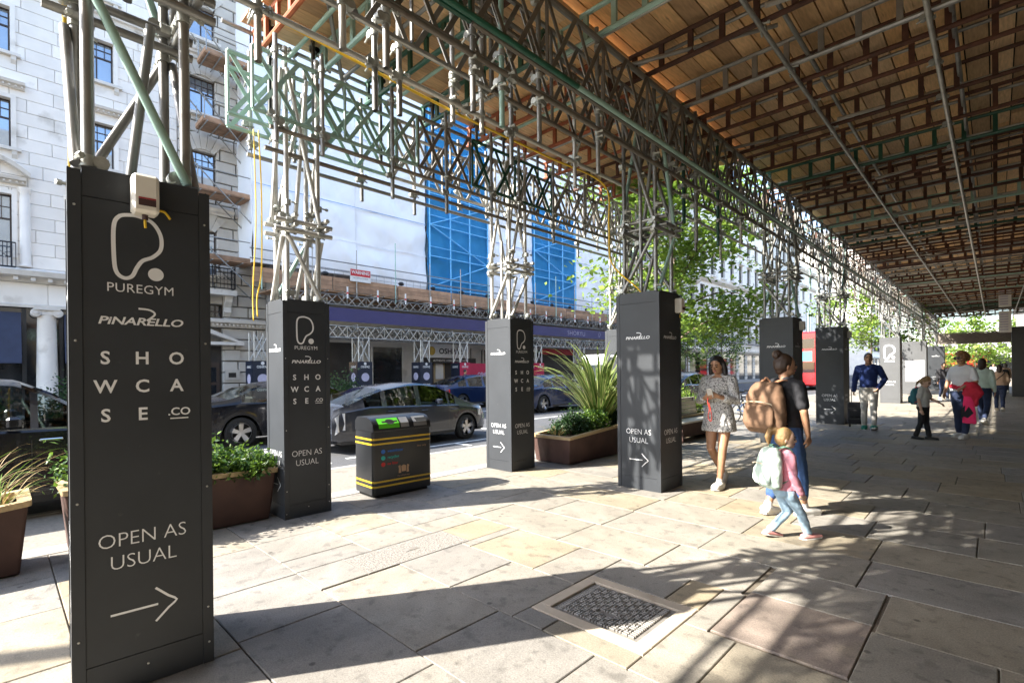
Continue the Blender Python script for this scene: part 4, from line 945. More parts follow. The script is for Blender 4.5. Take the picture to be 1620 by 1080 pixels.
def np_mesh(name,parts,mats,parent=None,loc=None):
    """parts: list of (V,F,mat index)"""
    V=np.concatenate([p[0] for p in parts]); Fs=[];mi=[];b=0
    for v,f,m in parts: Fs+= (f+b).tolist(); mi+=[m]*len(f); b+=len(v)
    me=bpy.data.meshes.new(name); me.from_pydata(V.tolist(),[],Fs)
    for m in mats: me.materials.append(MT[m])
    me.polygons.foreach_set('material_index',mi); me.update()
    return link(name,me,parent,loc)
def tree(loc,h,cr,cb,label,seed,nleaf=5200,lsize=.13,mats=('leaf_tree','leaf_tree2'),trunk_r=.07,ecc=(1,1),group=None,name='street_tree'):
    r=random.Random(seed); rg=np.random.default_rng(seed); t=thing(name,label,'tree',loc,group=group)
    tm=MB(); lean=(r.uniform(-.12,.12),r.uniform(-.12,.12)); top=Vector((lean[0]*h*.3,lean[1]*h*.3,h*.92))
    tp=[Vector((0,0,-.05)),Vector((lean[0]*.3,lean[1]*.3,cb*.5)),Vector((lean[0]*.8,lean[1]*.8,cb)),Vector((lean[0]*1.6,lean[1]*1.6,(cb+h)/2)),top]
    sp=spline(tp,5); k=len(sp); tm.path(sp,[trunk_r*(1.15-1.0*i/(k-1)) for i in range(k)],8); tm.build('trunk','bark',t,smooth=True)
    lm=MB(); tips=[]
    nb=16
    for i in range(nb):
        f=.12+.86*i/nb; z=cb+(h-cb)*f*.9; base=sp[min(k-1,int((z/(h*.92))*(k-1)))]
        a=i*2.4+r.uniform(-.4,.4); prof=math.sin(PI*(.16+.8*f))**.7; L=cr*prof*r.uniform(.75,1.1)
        d=Vector((math.cos(a)*ecc[0],math.sin(a)*ecc[1],r.uniform(.15,.6))); end=base+d*L
        mid=base.lerp(end,.5)+Vector((0,0,.12*L)); bp=spline([base,mid,end],4); lm.path(bp,[trunk_r*.42*(1-.8*j/(len(bp)-1)) for j in range(len(bp))],5)
        tips+= [(end,1.0),(base.lerp(end,.7),.8),(base.lerp(end,.45),.5)]
        for q in range(6):
            s0=base.lerp(end,r.uniform(.3,.95)); e2=s0+Vector((r.gauss(0,1),r.gauss(0,1),r.gauss(.1,.6))).normalized()*L*r.uniform(.25,.5); lm.path([s0,s0.lerp(e2,.5)+Vector((0,0,.03)),e2],[trunk_r*.16,trunk_r*.11,trunk_r*.05],4,caps=False); tips+=[(e2,.8),(s0.lerp(e2,.6),.6)]
    lm.build('limb','bark',t,smooth=True)
    T=np.array([list(p) for p,_ in tips]); wt=np.array([q for _,q in tips]); wt/=wt.sum()
    idx=rg.choice(len(T),nleaf,p=wt); sg=cr*.13; P=T[idx]+rg.normal(size=(nleaf,3))*[sg,sg,sg*.62]
    h_=nleaf//2; v1,f1=leaves(P[:h_],lsize,rg,.45,six=False,aspect=.62); v2,f2=leaves(P[h_:],lsize,rg,.45,aspect=.62); np_mesh('crown',[(v1,f1,0),(v2,f2,1)],mats,t)
    return t
tree((-5.6,11.7,0),7.0,2.45,2.6,'slim green street tree rising behind the tower by the woman with the phone',21,10000,.15,ecc=(.85,1.0))
tree((-5.5,37.5,0),6.8,2.5,2.7,'young street tree right of the leaf-dappled tower',5,6000,.19,mats=('leaf_tree2','leaf_lime'))
tree((-17.0,37.0,0),5.6,2.0,2.3,'small airy street tree across the road behind the woman with the phone',8,4200,.17,mats=('leaf_far','leaf_tree'))
tree((-17.5,45.0,0),6.4,2.2,2.4,'small airy street tree across the road, nearer the dark tower',9,4200,.18,mats=('leaf_far','leaf_tree'))
for i,(x,y) in enumerate(((-7.5,-5.8),(-7.55,-9.0))): tree((x,y,0),14.2,1.9,10.2,['tall slim kerb tree behind the camera, dappling the right-hand paving','second tall kerb tree behind the camera'][i],70+i,(2600,3400)[i],.27,ecc=(.6,1.15),trunk_r=.1)
for i,(x,y,h) in enumerate(((-2.0,96,9),(3,105,8),(-6,110,10))): tree((x,y,0),h,3.6,2.5,['round park tree at the far end, left of the three','round park tree at the far end, right of the three','tallest park tree at the far end of the street'][i],40+i,2600,.4,mats=('leaf_tree2','leaf_lime'),group='trees beyond the far crossing')
# ---------------------------------------------------------------- planters and plants
def planter(x0,x1,y0,y1,z0,z1,label,tp=.05):
    """rusty steel trough, floor outline x0..x1,y0..y1, rim height z0 at y0 and z1 at y1, sides leaning out by tp"""
    t=thing('planter',label,'planter',((x0+x1)/2,(y0+y1)/2,0)); cx,cy=(x0+x1)/2,(y0+y1)/2; a,b=(x1-x0)/2,(y1-y0)/2; n=4; rr=.025
    def ring(hx,hy,zf):
        pts=[]
        for sx,sy,a0 in((1,1,0),(-1,1,90),(-1,-1,180),(1,-1,270)):
            for i in range(n): an=R(a0+90*i/(n-1)); x=sx*(hx-rr)+rr*math.cos(an); y=sy*(hy-rr)+rr*math.sin(an); pts.append((x,y,zf(y)))
        return pts
    zt=lambda y:z0+(z1-z0)*(y+b)/(2*b)
    lo=ring(a,b,lambda y:.015); hi=ring(a+tp,b+tp,lambda y:zt(y)-.04); N=len(lo)
    MB().add(lo+hi,[(i,(i+1)%N,(i+1)%N+N,i+N) for i in range(N)]+[tuple(range(N-1,-1,-1))]).build('trough','corten',t,smooth=R(40))
    o1=ring(a+tp+.02,b+tp+.02,lambda y:zt(y)-.045); o2=ring(a+tp+.02,b+tp+.02,zt); i2=ring(a+tp-.06,b+tp-.06,zt); i1=ring(a+tp-.06,b+tp-.06,lambda y:zt(y)-.045)
    q=lambda A,B:[(A*N+i,A*N+(i+1)%N,B*N+(i+1)%N,B*N+i) for i in range(N)]
    MB().add(o1+o2+i2+i1,q(0,1)+q(1,2)+q(2,3)+q(3,0)).build('rim','rim_timber',t,smooth=R(40))
    s=ring(a+tp-.05,b+tp-.05,lambda y:zt(y)-.09); MB().add(s,[tuple(range(N))]).build('soil','soil',t)
    return t
planter(-6.0,-5.5,-1.3,.12,.42,.58,'short rusty planter at the left edge with yellow grasses')
planter(-6.1,-5.62,.44,2.04,.60,.55,'long rusty planter between the two nearest sign towers')
planter(-5.78,-5.05,6.55,9.0,.47,.62,'rusty planter holding the big spiky plant')
planter(-6.25,-5.2,11.0,12.6,.5,.5,'low planter with lime shrubs round the tree behind the white bench')
def shrub(loc,r,label,seed,mats=('leaf_box','leaf_deep'),n=1800,ls=.05,name='shrub'):
    rg=np.random.default_rng(seed); t=thing(name,label,'plant',loc); rr=random.Random(seed); sm=MB()
    cl=[]
    for i in range(26):
        d=Vector((rr.gauss(0,1),rr.gauss(0,1),abs(rr.gauss(.3,.8)))).normalized(); L=rr.uniform(.55,1)
        e=Vector((d.x*r[0]*L,d.y*r[1]*L,d.z*r[2]*L+.04)); sm.path([(0,0,0),(e.x*.4,e.y*.4,e.z*.55),tuple(e)],[.010,.007,.003],4,caps=False); cl.append(e)
    sm.build('stem','bark',t)
    T=np.array([list(c) for c in cl]); idx=rg.integers(0,len(T),n); sgm=np.array(r)*.19; P=T[idx]*rg.uniform(.75,1.05,n)[:,None]+rg.normal(size=(n,3))*sgm; P[:,2]=np.maximum(P[:,2],0.02)
    h=n//2; a,b=leaves(P[:h],ls,rg,.8,aspect=.5); c,d=leaves(P[h:],ls,rg,.8,aspect=.5); np_mesh('foliage',[(a,b,0),(c,d,1)],mats,t); return t
def blades(loc,n,L,wd,label,seed,mats,spread=1.0,droop=.6,name='spiky_plant',up=.7,mid=None,r0=.06):
    t=thing(name,label,'plant',loc); r=random.Random(seed)
    parts={0:MB(),1:MB(),2:MB()}
    for i in range(n):
        a=r.uniform(0,2*PI); el=r.uniform(.25,1.35)*up; l=L*r.uniform(.6,1.05); d=Vector((math.cos(a),math.sin(a),0)); b=Vector((math.cos(a)*r0*r.random(),math.sin(a)*r0*r.random(),0)); pts=[]; p=b.copy(); th=PI/2-(PI/2-el)*spread*.55; k=9
        for j in range(k+1):
            pts.append(p.copy()); th-=droop*r.uniform(.6,1.2)*(j/k)**1.6*.55; p=p+(d*math.cos(th)+Vector((0,0,math.sin(th))))*l/k
        sd=Vector((-math.sin(a),math.cos(a),0)); w0=wd*r.uniform(.7,1.1); tw=r.uniform(-.6,.6)
        def rib(off0,off1,mb):
            vs=[]
            for j,q in enumerate(pts):
                f=j/k; ww=w0*(1-f**2.2)*(.55+.45*min(1,f*5)); up_=Vector((0,0,1)); s2=(sd*math.cos(tw*f)+up_*math.sin(tw*f)).normalized(); vs+=[q+s2*ww*off0+up_*.18*ww*abs(off0),q+s2*ww*off1+up_*.18*ww*abs(off1)]
            mb.add(vs,[(2*j,2*j+1,2*j+3,2*j+2) for j in range(k)])
        if mid: rib(-.5,-.36,parts[1]); rib(-.36,.36,parts[0]); rib(.36,.5,parts[1])
        else: rib(-.5,.5,parts[i%2])
    for i,nm in ((0,'blade'),(1,'blade_edge' if mid else 'blade')):
        if parts[i].v: parts[i].build(nm,mats[i],t,smooth=True,kind='stuff')
    return t
blades((-5.45,8.0,.5),130,2.1,.085,'big spiky flax plant with cream-striped arching blades in the planter',3,('sword_green','sword_cream'),1.15,.75,mid=True,up=.95)
blades((-5.55,6.85,.40),110,.42,.008,'tuft of fine brown grass at the near end of the spiky plant planter',4,('grass_straw','leaf_deep'),1.3,.9,name='grass_tuft')
for i,(x,y,z,r_,lb,mt) in enumerate(((-5.5,7.15,.42,(.34,.3,.36),'dark leafy shrub under the tips of the spiky blades',('leaf_deep','leaf_box')),(-5.35,7.6,.48,(.34,.32,.36),'mid green shrub in the middle of the spiky plant planter',('leaf_box','leaf_lime')),(-5.25,8.35,.52,(.3,.4,.34),'trailing green shrub by the black tower in the spiky plant planter',('leaf_box','leaf_deep')),
    (-5.85,.62,.52,(.34,.30,.52),'glossy leafy bush left of the large near tower',('leaf_box','leaf_lime')),(-5.85,1.35,.5,(.36,.42,.42),'bright leafy bush between the near tower and the kerb tower',('leaf_lime','leaf_box')),(-5.8,1.85,.48,(.3,.3,.26),'low fresh green plant at the kerb tower end of the long planter',('leaf_lime','leaf_box')),
    (-5.75,11.2,.45,(.45,.4,.6),'lime shrub at the near end behind the white bench',('leaf_lime','leaf_tree2')),(-5.6,12.1,.45,(.45,.45,.55),'lime shrub at the tree foot behind the white bench',('leaf_lime','leaf_tree2')))): shrub((x,y,z),r_,lb,60+i,mt,2600,.055 if i<3 or i>5 else .06)
blades((-5.78,-.22,.48),85,.8,.008,'loose yellow grass hanging over the planter at the left edge',7,('grass_straw','leaf_lime'),1.25,.8,name='grass_tuft',r0=.2)
blades((-5.75,.0,.5),40,.45,.012,'short green grass at the corner of the left planter',17,('leaf_lime','grass_straw'),1.25,.8,name='grass_tuft',r0=.1)
for i,(y,lb) in enumerate(((-.9,'dark clipped shrub before the blinds at the far left'),(2.1,'dark clipped shrub beside the stone column'),(11.0,'grey green clipped bush behind the grey hatchback'))): shrub((-24.9 if i<2 else -21.9,y,.1),(.9,1.1,1.35) if i<2 else (1.0,1.2,1.4),lb,80+i,('leaf_box','leaf_deep') if i<2 else ('leaf_box','leaf_far'),2600,.14)
# ---------------------------------------------------------------- litter bin
M('bin_black',(.012,.013,.015),.3,0,.1,4,.02,var2=((.06,.06,.06),.72,9)); M('bin_yellow',(.62,.40,.02),.4); M('bin_green',(.10,.52,.02),.45); M('steel_plain',(.5,.5,.5),.35,.8); M('crest_bronze',(.45,.28,.16),.5); M('sticker_blue',(.02,.14,.5),.5); M('sticker_teal',(.02,.4,.35),.5); M('sticker_red',(.5,.02,.02),.5); M('void',(.004,.004,.004),.9)
bn=thing('litter_bin','black twin litter bin with gold bands and a green recycling flap','bin',(-5.74,3.66,0),R(-3))
wy,wx,hh=.43,.25,.82
def binprof(x,y,c=.05,n=4):
    return [(sx*(x-c)+c*math.cos(R(a0+90*i/n)),sy*(y-c)+c*math.sin(R(a0+90*i/n))) for sx,sy,a0 in((1,1,0),(-1,1,90),(-1,-1,180),(1,-1,270)) for i in range(n+1)]
MB().prism(binprof(wx,wy),.04,hh,'z').build('body','bin_black',bn,smooth=R(40)); MB().prism(binprof(wx-.03,wy-.03),0,.04,'z').build('plinth','void',bn)
hp=[(-wx,hh+.003),(wx,hh+.003),(wx+.004,hh+.02),(wx-.02,hh+.09),(wx-.09,hh+.155),(wx-.17,hh+.175),(-wx+.06,hh+.175),(-wx,hh+.12)]
MB().prism(hp,-wy+.012,wy-.012,'y').build('hood','bin_black',bn,smooth=R(35))
for z in(.125,.185,.655,.715): MB().prism(binprof(wx+.0025,wy+.0025),z+.003,z+.024,'z').build('gold_band','bin_yellow',bn,smooth=R(40))
def hoodpatch(y0,y1,mat,name,off=.004):
    m=MB(); pts=[(wx-.004,hh+.035),(wx-.02,hh+.09),(wx-.09,hh+.155)]; nrm=Vector((.6,0,.8)); vs=[]
    for x,z in pts: vs+=[(x+off*.8,y0,z+off*.8),(x+off*.8,y1,z+off*.8)]
    return m.add(vs,[(0,1,3,2),(2,3,5,4)]).build(name,mat,bn)
gf=hoodpatch(-.34,-.05,'bin_green','recycling_flap'); 
m=MB(); c=Vector((wx-.012,-.195,hh+.108)); e1=Vector((0,1,0)); e2=Vector((-.09,0,.065)).normalized(); 
m.add([c+Vector((.012,0,.012))+e1*(.062*math.cos(a))+e2*(.05*math.sin(a)) for a in [i*PI/10 for i in range(20)]],[tuple(range(20))]); m.add([c+Vector((.012,0,.012))+e1*a+e2*b for a,b in((-.11,-.016),(.11,-.016),(.11,.016),(-.11,.016))],[(0,1,2,3)]); m.build('bottle_hole','void',gf)
hoodpatch(-.03,.09,'steel_plain','stub_plate'); sl_=hoodpatch(.16,.36,'steel_plain','slot_trim'); m=MB(); c=Vector((wx-.012,.26,hh+.108)); m.add([c+Vector((.014,0,.014))+e1*a+e2*b for a,b in((-.085,-.035),(.085,-.035),(.085,.035),(-.085,.035))],[(0,1,2,3)]); m.build('slot','void',sl_)
for z,mt,tx,y in((.57,'sticker_blue','westminster',-.26),(.49,'sticker_teal','recycling',-.26),(.41,'sticker_red','no litter',-.26)):
    m=MB(); m.add([(wx+.003,y-.03+.03*math.cos(a),z+.028*math.sin(a)) for a in [i*PI/5 for i in range(10)]],[tuple(range(10))]); m.build('sticker',mt,bn); me=text_mesh(tx,.05,'LEFT',.001,.9,0,1,mt); put_text(me,'px',(wx+.003,y+.03,z-.012),bn)
me=text_mesh('City of Westminster',.022,'CENTER',0,1,0,1,'crest_bronze'); put_text(me,'px',(wx+.003,.0,.235),bn); put_text(text_mesh('litter only',.035,'LEFT',0,1,0,1,'crest_bronze'),'px',(wx+.003,.2,.585),bn)
m=MB(); m.prism([(-.03,.29),(.03,.29),(.035,.36),(0,.375),(-.035,.36)],wx+.001,wx+.005,'x')
for s in(-1,1): m.prism([(s*.04,.275),(s*.075,.275),(s*.07,.33),(s*.08,.365),(s*.05,.375),(s*.045,.33)][::s],wx+.001,wx+.005,'x')
m.build('crest','crest_bronze',bn)
# ---------------------------------------------------------------- bench and cycle rack
M('bench_slat',(.62,.58,.50),.6,0,.12,5,.1)
be=thing('bench','white slatted bench beside the planter behind the woman with the phone','bench',(-4.95,10.9,0))
for i in range(5): MB().cbox((-.23+i*.092,-.95,.40),(-.23+i*.092+.084,.95,.44),.006).build('slat','bench_slat',be)
for i in range(5): MB().rbox((-.30-.012*i,-.95,.47+i*.088),(-.27-.012*i,.95,.47+i*.088+.08),.006).build('back_slat','bench_slat',be)
for y in(-.8,.8): MB().box((-.22,y-.03,0),(.2,y+.03,.397)).box((-.36,y-.025,.2),(-.315,y+.025,.9)).build('leg','corten',be)
MB().box((-.2,-.75,.1),(.15,.75,.38)).build('base_box','corten',be)
M('bike_black',(.02,.02,.022),.35,.2); M('tyre',(.018,.018,.018),.8,0,.2,20); M('bike_silver',(.5,.5,.5),.3,.8); M('bike_blue',(.03,.12,.35),.35); M('bike_red',(.4,.03,.03),.35); M('bike_green',(.2,.4,.05),.4)
def bike(loc,rz,fm,label):
    b=thing('bicycle',label,'bicycle',loc,rz,group='bicycles at the kerb rack')
    for x in(-.52,.52):
        m=MB(); n=20
        for i in range(n):
            a0,a1=2*PI*i/n,2*PI*(i+1)/n; m.tube((x+.33*math.cos(a0),0,.34+.33*math.sin(a0)),(x+.33*math.cos(a1),0,.34+.33*math.sin(a1)),.018,5,caps=False)
        wv=m.build('wheel','tyre',b,smooth=True); m=MB()
        for i in range(10): a=2*PI*i/10; m.tube((x,0,.34),(x+.31*math.cos(a),0,.34+.31*math.sin(a)),.003,3)
        m.tube((x,-.04,.34),(x,.04,.34),.02,6); m.build('spokes','bike_silver',wv)
    m=MB(); S=(-.18,0,.86); Bt=(-.06,0,.30); Hd=(.36,0,.86); Hl=(.40,0,.66)
    for p,q in((S,Bt),(Bt,Hl),((-.15,0,.78),(.36,0,.82)),(Hd,Hl)): m.tube(p,q,.018,6)
    for s in(-.05,.05): m.tube((Bt[0],s*.4,Bt[2]),(-.52,s,.34),.011,5); m.tube((-.15,s*.4,.76),(-.52,s,.34),.010,5); m.tube((Hl[0],s*.4,Hl[2]),(.52,s,.34),.012,5)
    m.build('frame',fm,b,smooth=True); m=MB(); m.tube(Hd,(.35,0,.98),.014,6); m.tube((.35,-.28,.99),(.35,.28,.99),.013,6); m.build('handlebar','bike_black',b); MB().ball((-.21,0,.93),(.14,.07,.035),8,6).build('saddle','bike_black',b,smooth=True); MB().tube((-.18,0,.84),(-.205,0,.91),.014,6).build('seat_post','bike_silver',b); m=MB(); m.lathe([(.085,-.004),(.085,.004)],14,(-.06,.06,.30),'y'); m.tube((-.06,.06,.3),(.06,.08,.18),.01,5); m.tube((-.06,-.06,.3),(-.18,-.08,.42),.01,5); m.build('crankset','bike_silver',b)
for i,(x,y,rz,fm,lb) in enumerate(((-4.9,14.4,R(5),'bike_black','black bicycle nearest the dark tower at the rack'),(-5.0,15.3,R(-4),'bike_blue','blue bicycle in the rack between the two dark towers'),(-4.95,16.3,R(3),'bike_red','red bicycle in the rack between the two dark towers'),(-5.0,17.2,R(2),'bike_black','farthest black bicycle in the kerb rack'),(-6.2,13.4,R(60),'bike_green','green framed bicycle leaning beyond the woman with the phone'))):
    bike((x,y,0),rz,fm,lb)
# ---------------------------------------------------------------- vehicles
M('paint_grey',(.026,.031,.045),.25,.2,.04,3,0,coat=.7); M('paint_black',(.008,.009,.014),.25,.1,.05,3,0,spec=.35,coat=.35); M('paint_navy',(.010,.025,.08),.25,.25,.05,3,0,spec=.4,coat=.5); M('paint_white',(.75,.75,.74),.3,0,.03,3,0,coat=.8); M('paint_red',(.45,.012,.015),.35,0,.05,3,0,coat=.6)
M('car_glass',(.012,.016,.018),.02,0,.2,1,0,spec=1.0,coat=1); M('car_trim',(.02,.02,.02),.5); M('alloy',(.55,.55,.56),.3,.85); M('head_lamp',(.7,.72,.75),.1,.3,0,3,0,coat=1); M('tail_lamp',(.45,.015,.02),.2,0,.1,3,0,coat=1); M('plate_yellow',(.7,.5,.02),.5); M('chrome',(.7,.7,.7),.12,1)
def clear_glass():
    m=MT['car_glass']; n=m.node_tree.nodes; L=m.node_tree.links; tp=n.new('ShaderNodeBsdfTransparent'); tp.inputs[0].default_value=(.62,.68,.66,1); gl=n.new('ShaderNodeBsdfGlossy'); gl.inputs['Roughness'].default_value=.02; fr=n.new('ShaderNodeFresnel'); fr.inputs[0].default_value=1.6
    mx=n.new('ShaderNodeMixShader'); L.new(fr.outputs[0],mx.inputs[0]); L.new(tp.outputs[0],mx.inputs[1]); L.new(gl.outputs[0],mx.inputs[2]); L.new(mx.outputs[0],n['Material Output'].inputs[0])
clear_glass()
def interp(tab,x):
    if x<=tab[0][0]: return tab[0][1]
    for (a,b),(c,d) in zip(tab,tab[1:]):
        if x<=c:
            t=(x-a)/(c-a); t=t*t*(3-2*t) if False else t
            return b+(d-b)*t
    return tab[-1][1]
def wheel(parent,x,y,r,spokes=5,wd=.2):
    s=1 if y>0 else -1; w_=MB().lathe([(r*.66,-wd/2),(r*.92,-wd/2),(r,-wd/2+.03),(r,wd/2-.03),(r*.92,wd/2),(r*.66,wd/2),(r*.66,-wd/2)],28,(x,y,r),'y').build('wheel','tyre',parent,smooth=R(35))
    yo=y+s*(wd/2-.015); m=MB(); m.lathe([(r*.70,-.03),(r*.72,.02),(r*.64,.02),(r*.60,-.06)],28,(x,yo,r),'y'); m.lathe([(r*.16,-.02),(r*.16,.012),(.001,.016)],14,(x,yo,r),'y') if s>0 else m.lathe([(r*.16,.02),(r*.16,-.012),(.001,-.016)],14,(x,yo,r),'y')
    for i in range(spokes):
        a=2*PI*i/spokes+.3; ca,sa=math.cos(a),math.sin(a); t1,t2=.052*r/.32,.034*r/.32
        p=lambda rr,tt,dy:(x+rr*ca-tt*sa,yo+s*dy,r+rr*sa+tt*ca)
        m.add([p(r*.12,-t2,.005),p(r*.12,t2,.005),p(r*.66,t1,.0),p(r*.66,-t1,.0),p(r*.12,-t2,-.03),p(r*.12,t2,-.03),p(r*.66,t1,-.03),p(r*.66,-t1,-.03)],[(0,1,2,3),(0,3,7,4),(1,5,6,2)])
    m.build('rim','alloy',w_,smooth=R(30)); MB().lathe([(.001,0),(r*.6,0)],20,(x,y+s*(wd/2-.09),r),'y').build('brake_disc','car_trim',w_)
    return w_
def car(label,loc,rz,paint,L,W,prof,belt,wheels,r,name='car',winspan=None,pillars=(),rearlamp=True,spokes=5,chrome=False,sill=.22,half=None,roofrail=False,tail='tail_lamp'):
    """car pointing to local +X. prof = top outline [(x,z)], belt = waist line [(x,z)]; x from -L/2 (tail) to L/2 (nose)"""
    t=thing(name,label,'car',loc,rz); n=72; xs=[-L/2+L*i/(n-1) for i in range(n)]; hw=W/2
    rows=9; V=[];top_=[];
    def endt(x): u=abs(x)/(L/2); return 1-max(0,(u-.72)/.28)**2.4*(.26 if x>0 else .20)
    for x in xs:
        zt=interp(prof,x); zb=min(interp(belt,x),zt-.015); e=endt(x); w_=hw*e; low=sill+(.10*max(0,(abs(x)/(L/2)-.86)/.14)); arch=0
        for wx_ in wheels:
            dx=abs(x-wx_); ra=r+.055
            if dx<ra: arch=max(arch,r+math.sqrt(ra*ra-dx*dx))
        zl=max(low,arch); gh=max(0,(zt-zb)); wr=w_*(.965-.30*min(1,gh/.5)*.62)
        zs=zl+(zb-zl)*.62 if zb-zl>.1 else zl+(zb-zl)*.5
        V.append([(0,.16 if not arch else .3),(w_*.80,zl),(w_*.985,zl+.002),(w_*1.0,max(zl+.004,min(zs,zb-.05))),(w_*.985,zb-.03),(w_*.955,zb),(wr,zt-.045*min(1,gh/.2)-.004),(wr*.86,zt-.008*min(1,gh/.2)),(0,zt+.022)])
    paintm=MB(); glassm={}
    def pt(i,j,s): y,z=V[i][j]; return (xs[i],s*y,z)
    ws0,ws1,rw0,rw1=winspan[:4]     # windscreen x range (front), rear screen x range
    sp0,sp1=winspan[4:6]            # side glass range
    for s in(1,-1):
        vid={}
        vs=[pt(i,j,s) for i in range(n) for j in range(rows)]
        fs=[]
        for i in range(n-1):
            xm=(xs[i]+xs[i+1])/2
            for j in range(rows-1):
                f=(i*rows+j,(i+1)*rows+j,(i+1)*rows+j+1,i*rows+j+1); f=f if s<0 else f[::-1]
                hgt=V[i][6][1]-V[i][5][1]; hgt2=V[i+1][6][1]-V[i+1][5][1]
                key=None
                if j==5 and sp0<xm<sp1 and min(hgt,hgt2)>.06: 
                    if not any(abs(xm-p)<pw for p,pw in pillars): key='side'
                if j in(6,7) and ws0<xm<ws1: key='windscreen'
                if j in(6,7) and rw0<xm<rw1: key='rear_screen'
                if key is None: fs.append(f)
                else:
                    kk=(key,s,sum(xm>p for p,_ in pillars)) if key=='side' else (key,0,0)
                    glassm.setdefault(kk,MB()).add([vs[q] for q in f],[(0,1,2,3)])
        paintm.add(vs,fs)
    ends=[[i for i in range(rows)]]
    # close tail and nose
    for i in(0,n-1):
        m_=[pt(i,j,1) for j in range(rows)]+[pt(i,j,-1) for j in range(rows-2,0,-1)]; paintm.add(m_,[tuple(range(len(m_)))])
    body=paintm.build('body',paint,t,smooth=R(32))
    for (k,s,q),m in glassm.items():
        o=m.build('side_window' if k=='side' else k,'car_glass',t,smooth=True)
    for sx_,nm in((winspan[5]-.95,'front_seat'),(winspan[5]-1.9,'rear_seat')):
        for s in(-1,1): MB().rbox((sx_-.2,s*.38-.22,.45),(sx_-.05,s*.38+.22,1.12*interp(prof,0)/1.48),.04).rbox((sx_-.05,s*.38-.22,.42),(sx_+.4,s*.38+.22,.6),.04).rbox((sx_-.17,s*.38-.12,1.13*interp(prof,0)/1.48),(sx_-.08,s*.38+.12,1.28*interp(prof,0)/1.48),.03).build(nm,'car_trim',t)
    MB().rbox((winspan[0]+.1,-hw*.8,.6),(winspan[1]-.1,hw*.8,.93),.05).build('dashboard','car_trim',t)
    # dark floor and wheel wells
    MB().box((-L/2+.25,-hw*.8,.2),(L/2-.25,hw*.8,.42)).build('underbody','car_trim',t)
    for wx_ in wheels:
        for s in(1,-1):
            wheel(t,wx_,s*(hw-.115),r,spokes)
            m=MB(); ra=r+.05; k=14; vs=[]
            for i in range(k+1): a=PI*i/k; vs+=[(wx_+ra*math.cos(a),s*(hw-.30),r+ra*math.sin(a)),(wx_+ra*math.cos(a),s*(hw-.012),r+ra*math.sin(a))]
            vs+=[]; m.add(vs,[(2*i,2*i+1,2*i+3,2*i+2) for i in range(k)]+[tuple(2*i for i in range(k+1))]); m.build('wheel_arch','car_trim',t)
    def side(x,z,fr=.0):
        i=min(range(n),key=lambda q:abs(xs[q]-x)); a=V[i]
        for j in range(2,6):
            if a[j][1]<=z<=a[j+1][1]: f=(z-a[j][1])/max(1e-6,a[j+1][1]-a[j][1]); return a[j][0]+(a[j+1][0]-a[j][0])*f
        return a[3][0]
    # door seams, handles, mirrors
    for s in(1,-1):
        for px_,_w in pillars[:1]+pillars[1:]:
            m=MB(); z0,z1=sill+.08,interp(belt,px_)-.02; pts=[(px_,z0+(z1-z0)*i/6) for i in range(7)]
            vs=[]
            for x,z in pts: y=side(x,z)+.0015; vs+=[(x-.004,s*y,z),(x+.004,s*y,z)]
            m.add(vs,[(2*i,2*i+1,2*i+3,2*i+2) for i in range(6)]); m.build('door_seam','car_trim',t)
            hx=px_+.16; z=interp(belt,hx)-.12; y=side(hx,z); MB().rbox((hx-.1,min(s*y,s*(y+.028)),z-.014),(hx+.1,max(s*y,s*(y+.028)),z+.014),.008).build('door_handle','chrome' if chrome else paint,t)
        fx=winspan[0]-.05; z=interp(belt,fx)+.02; y=side(fx,z-.05)
        MB().rbox((fx-.05,min(s*(y-.02),s*(y+.16)),z),(fx+.07,max(s*(y-.02),s*(y+.16)),z+.13),.025).build('wing_mirror',paint,t)
        # lamps
        for xe,nm,mt in((L/2-.30,'headlight','head_lamp'),(-L/2+.16,'tail_light',tail)):
            m=MB(); xx=[xe-.14+.28*i/5 for i in range(6)] if nm=='headlight' else [xe-.14+.22*i/5 for i in range(6)]; vs=[]
            for x in xx:
                zt=interp(belt,x)-.04; z0=zt-(.15 if nm=='headlight' or tail=='tail_lamp' else .36); vs+=[(x,s*(side(x,z0)+.004),z0),(x,s*(side(x,zt)+.004),zt)]
            m.add(vs,[(2*i,2*i+1,2*i+3,2*i+2) for i in range(5)]); m.build(nm,mt,t,smooth=True)
        m=MB(); xx=[-L/2+.15+(L-.3)*i/30 for i in range(31)]
        xx=[x for x in xx if all(abs(x-w0)>r+.08 for w0 in wheels)]
        for a,b in zip(xx,xx[1:]):
            if b-a>.3:
                if m.v: m.build('sill_trim','car_trim',t)
                m=MB(); continue
            m.add([(a,s*(side(a,sill+.03)+.006),sill+.0),(b,s*(side(b,sill+.03)+.006),sill+.0),(b,s*(side(b,sill+.06)+.004),sill+.07),(a,s*(side(a,sill+.06)+.004),sill+.07)],[(0,1,2,3)])
        if m.v: m.build('sill_trim','car_trim',t)
        if chrome:
            m=MB(); xx=[sp0+(sp1-sp0)*i/24 for i in range(25)]; vs=[]
            for x in xx: z=min(interp(belt,x),interp(prof,x)-.02); y=side(x,z-.001)+.006; vs+=[(x,s*y,z-.012),(x,s*(y-.002),z+.012)]
            m.add(vs,[(2*i,2*i+1,2*i+3,2*i+2) for i in range(24)]); m.build('chrome_strip','chrome',t)
    zp=interp(belt,-L/2)-.30; MB().box((-L/2-.012,-.26,zp),(-L/2-.002,.26,zp+.11)).build('number_plate','plate_yellow',t); MB().box((L/2+.002,-.26,.42),(L/2+.012,.26,.53)).build('number_plate','paint_white',t)
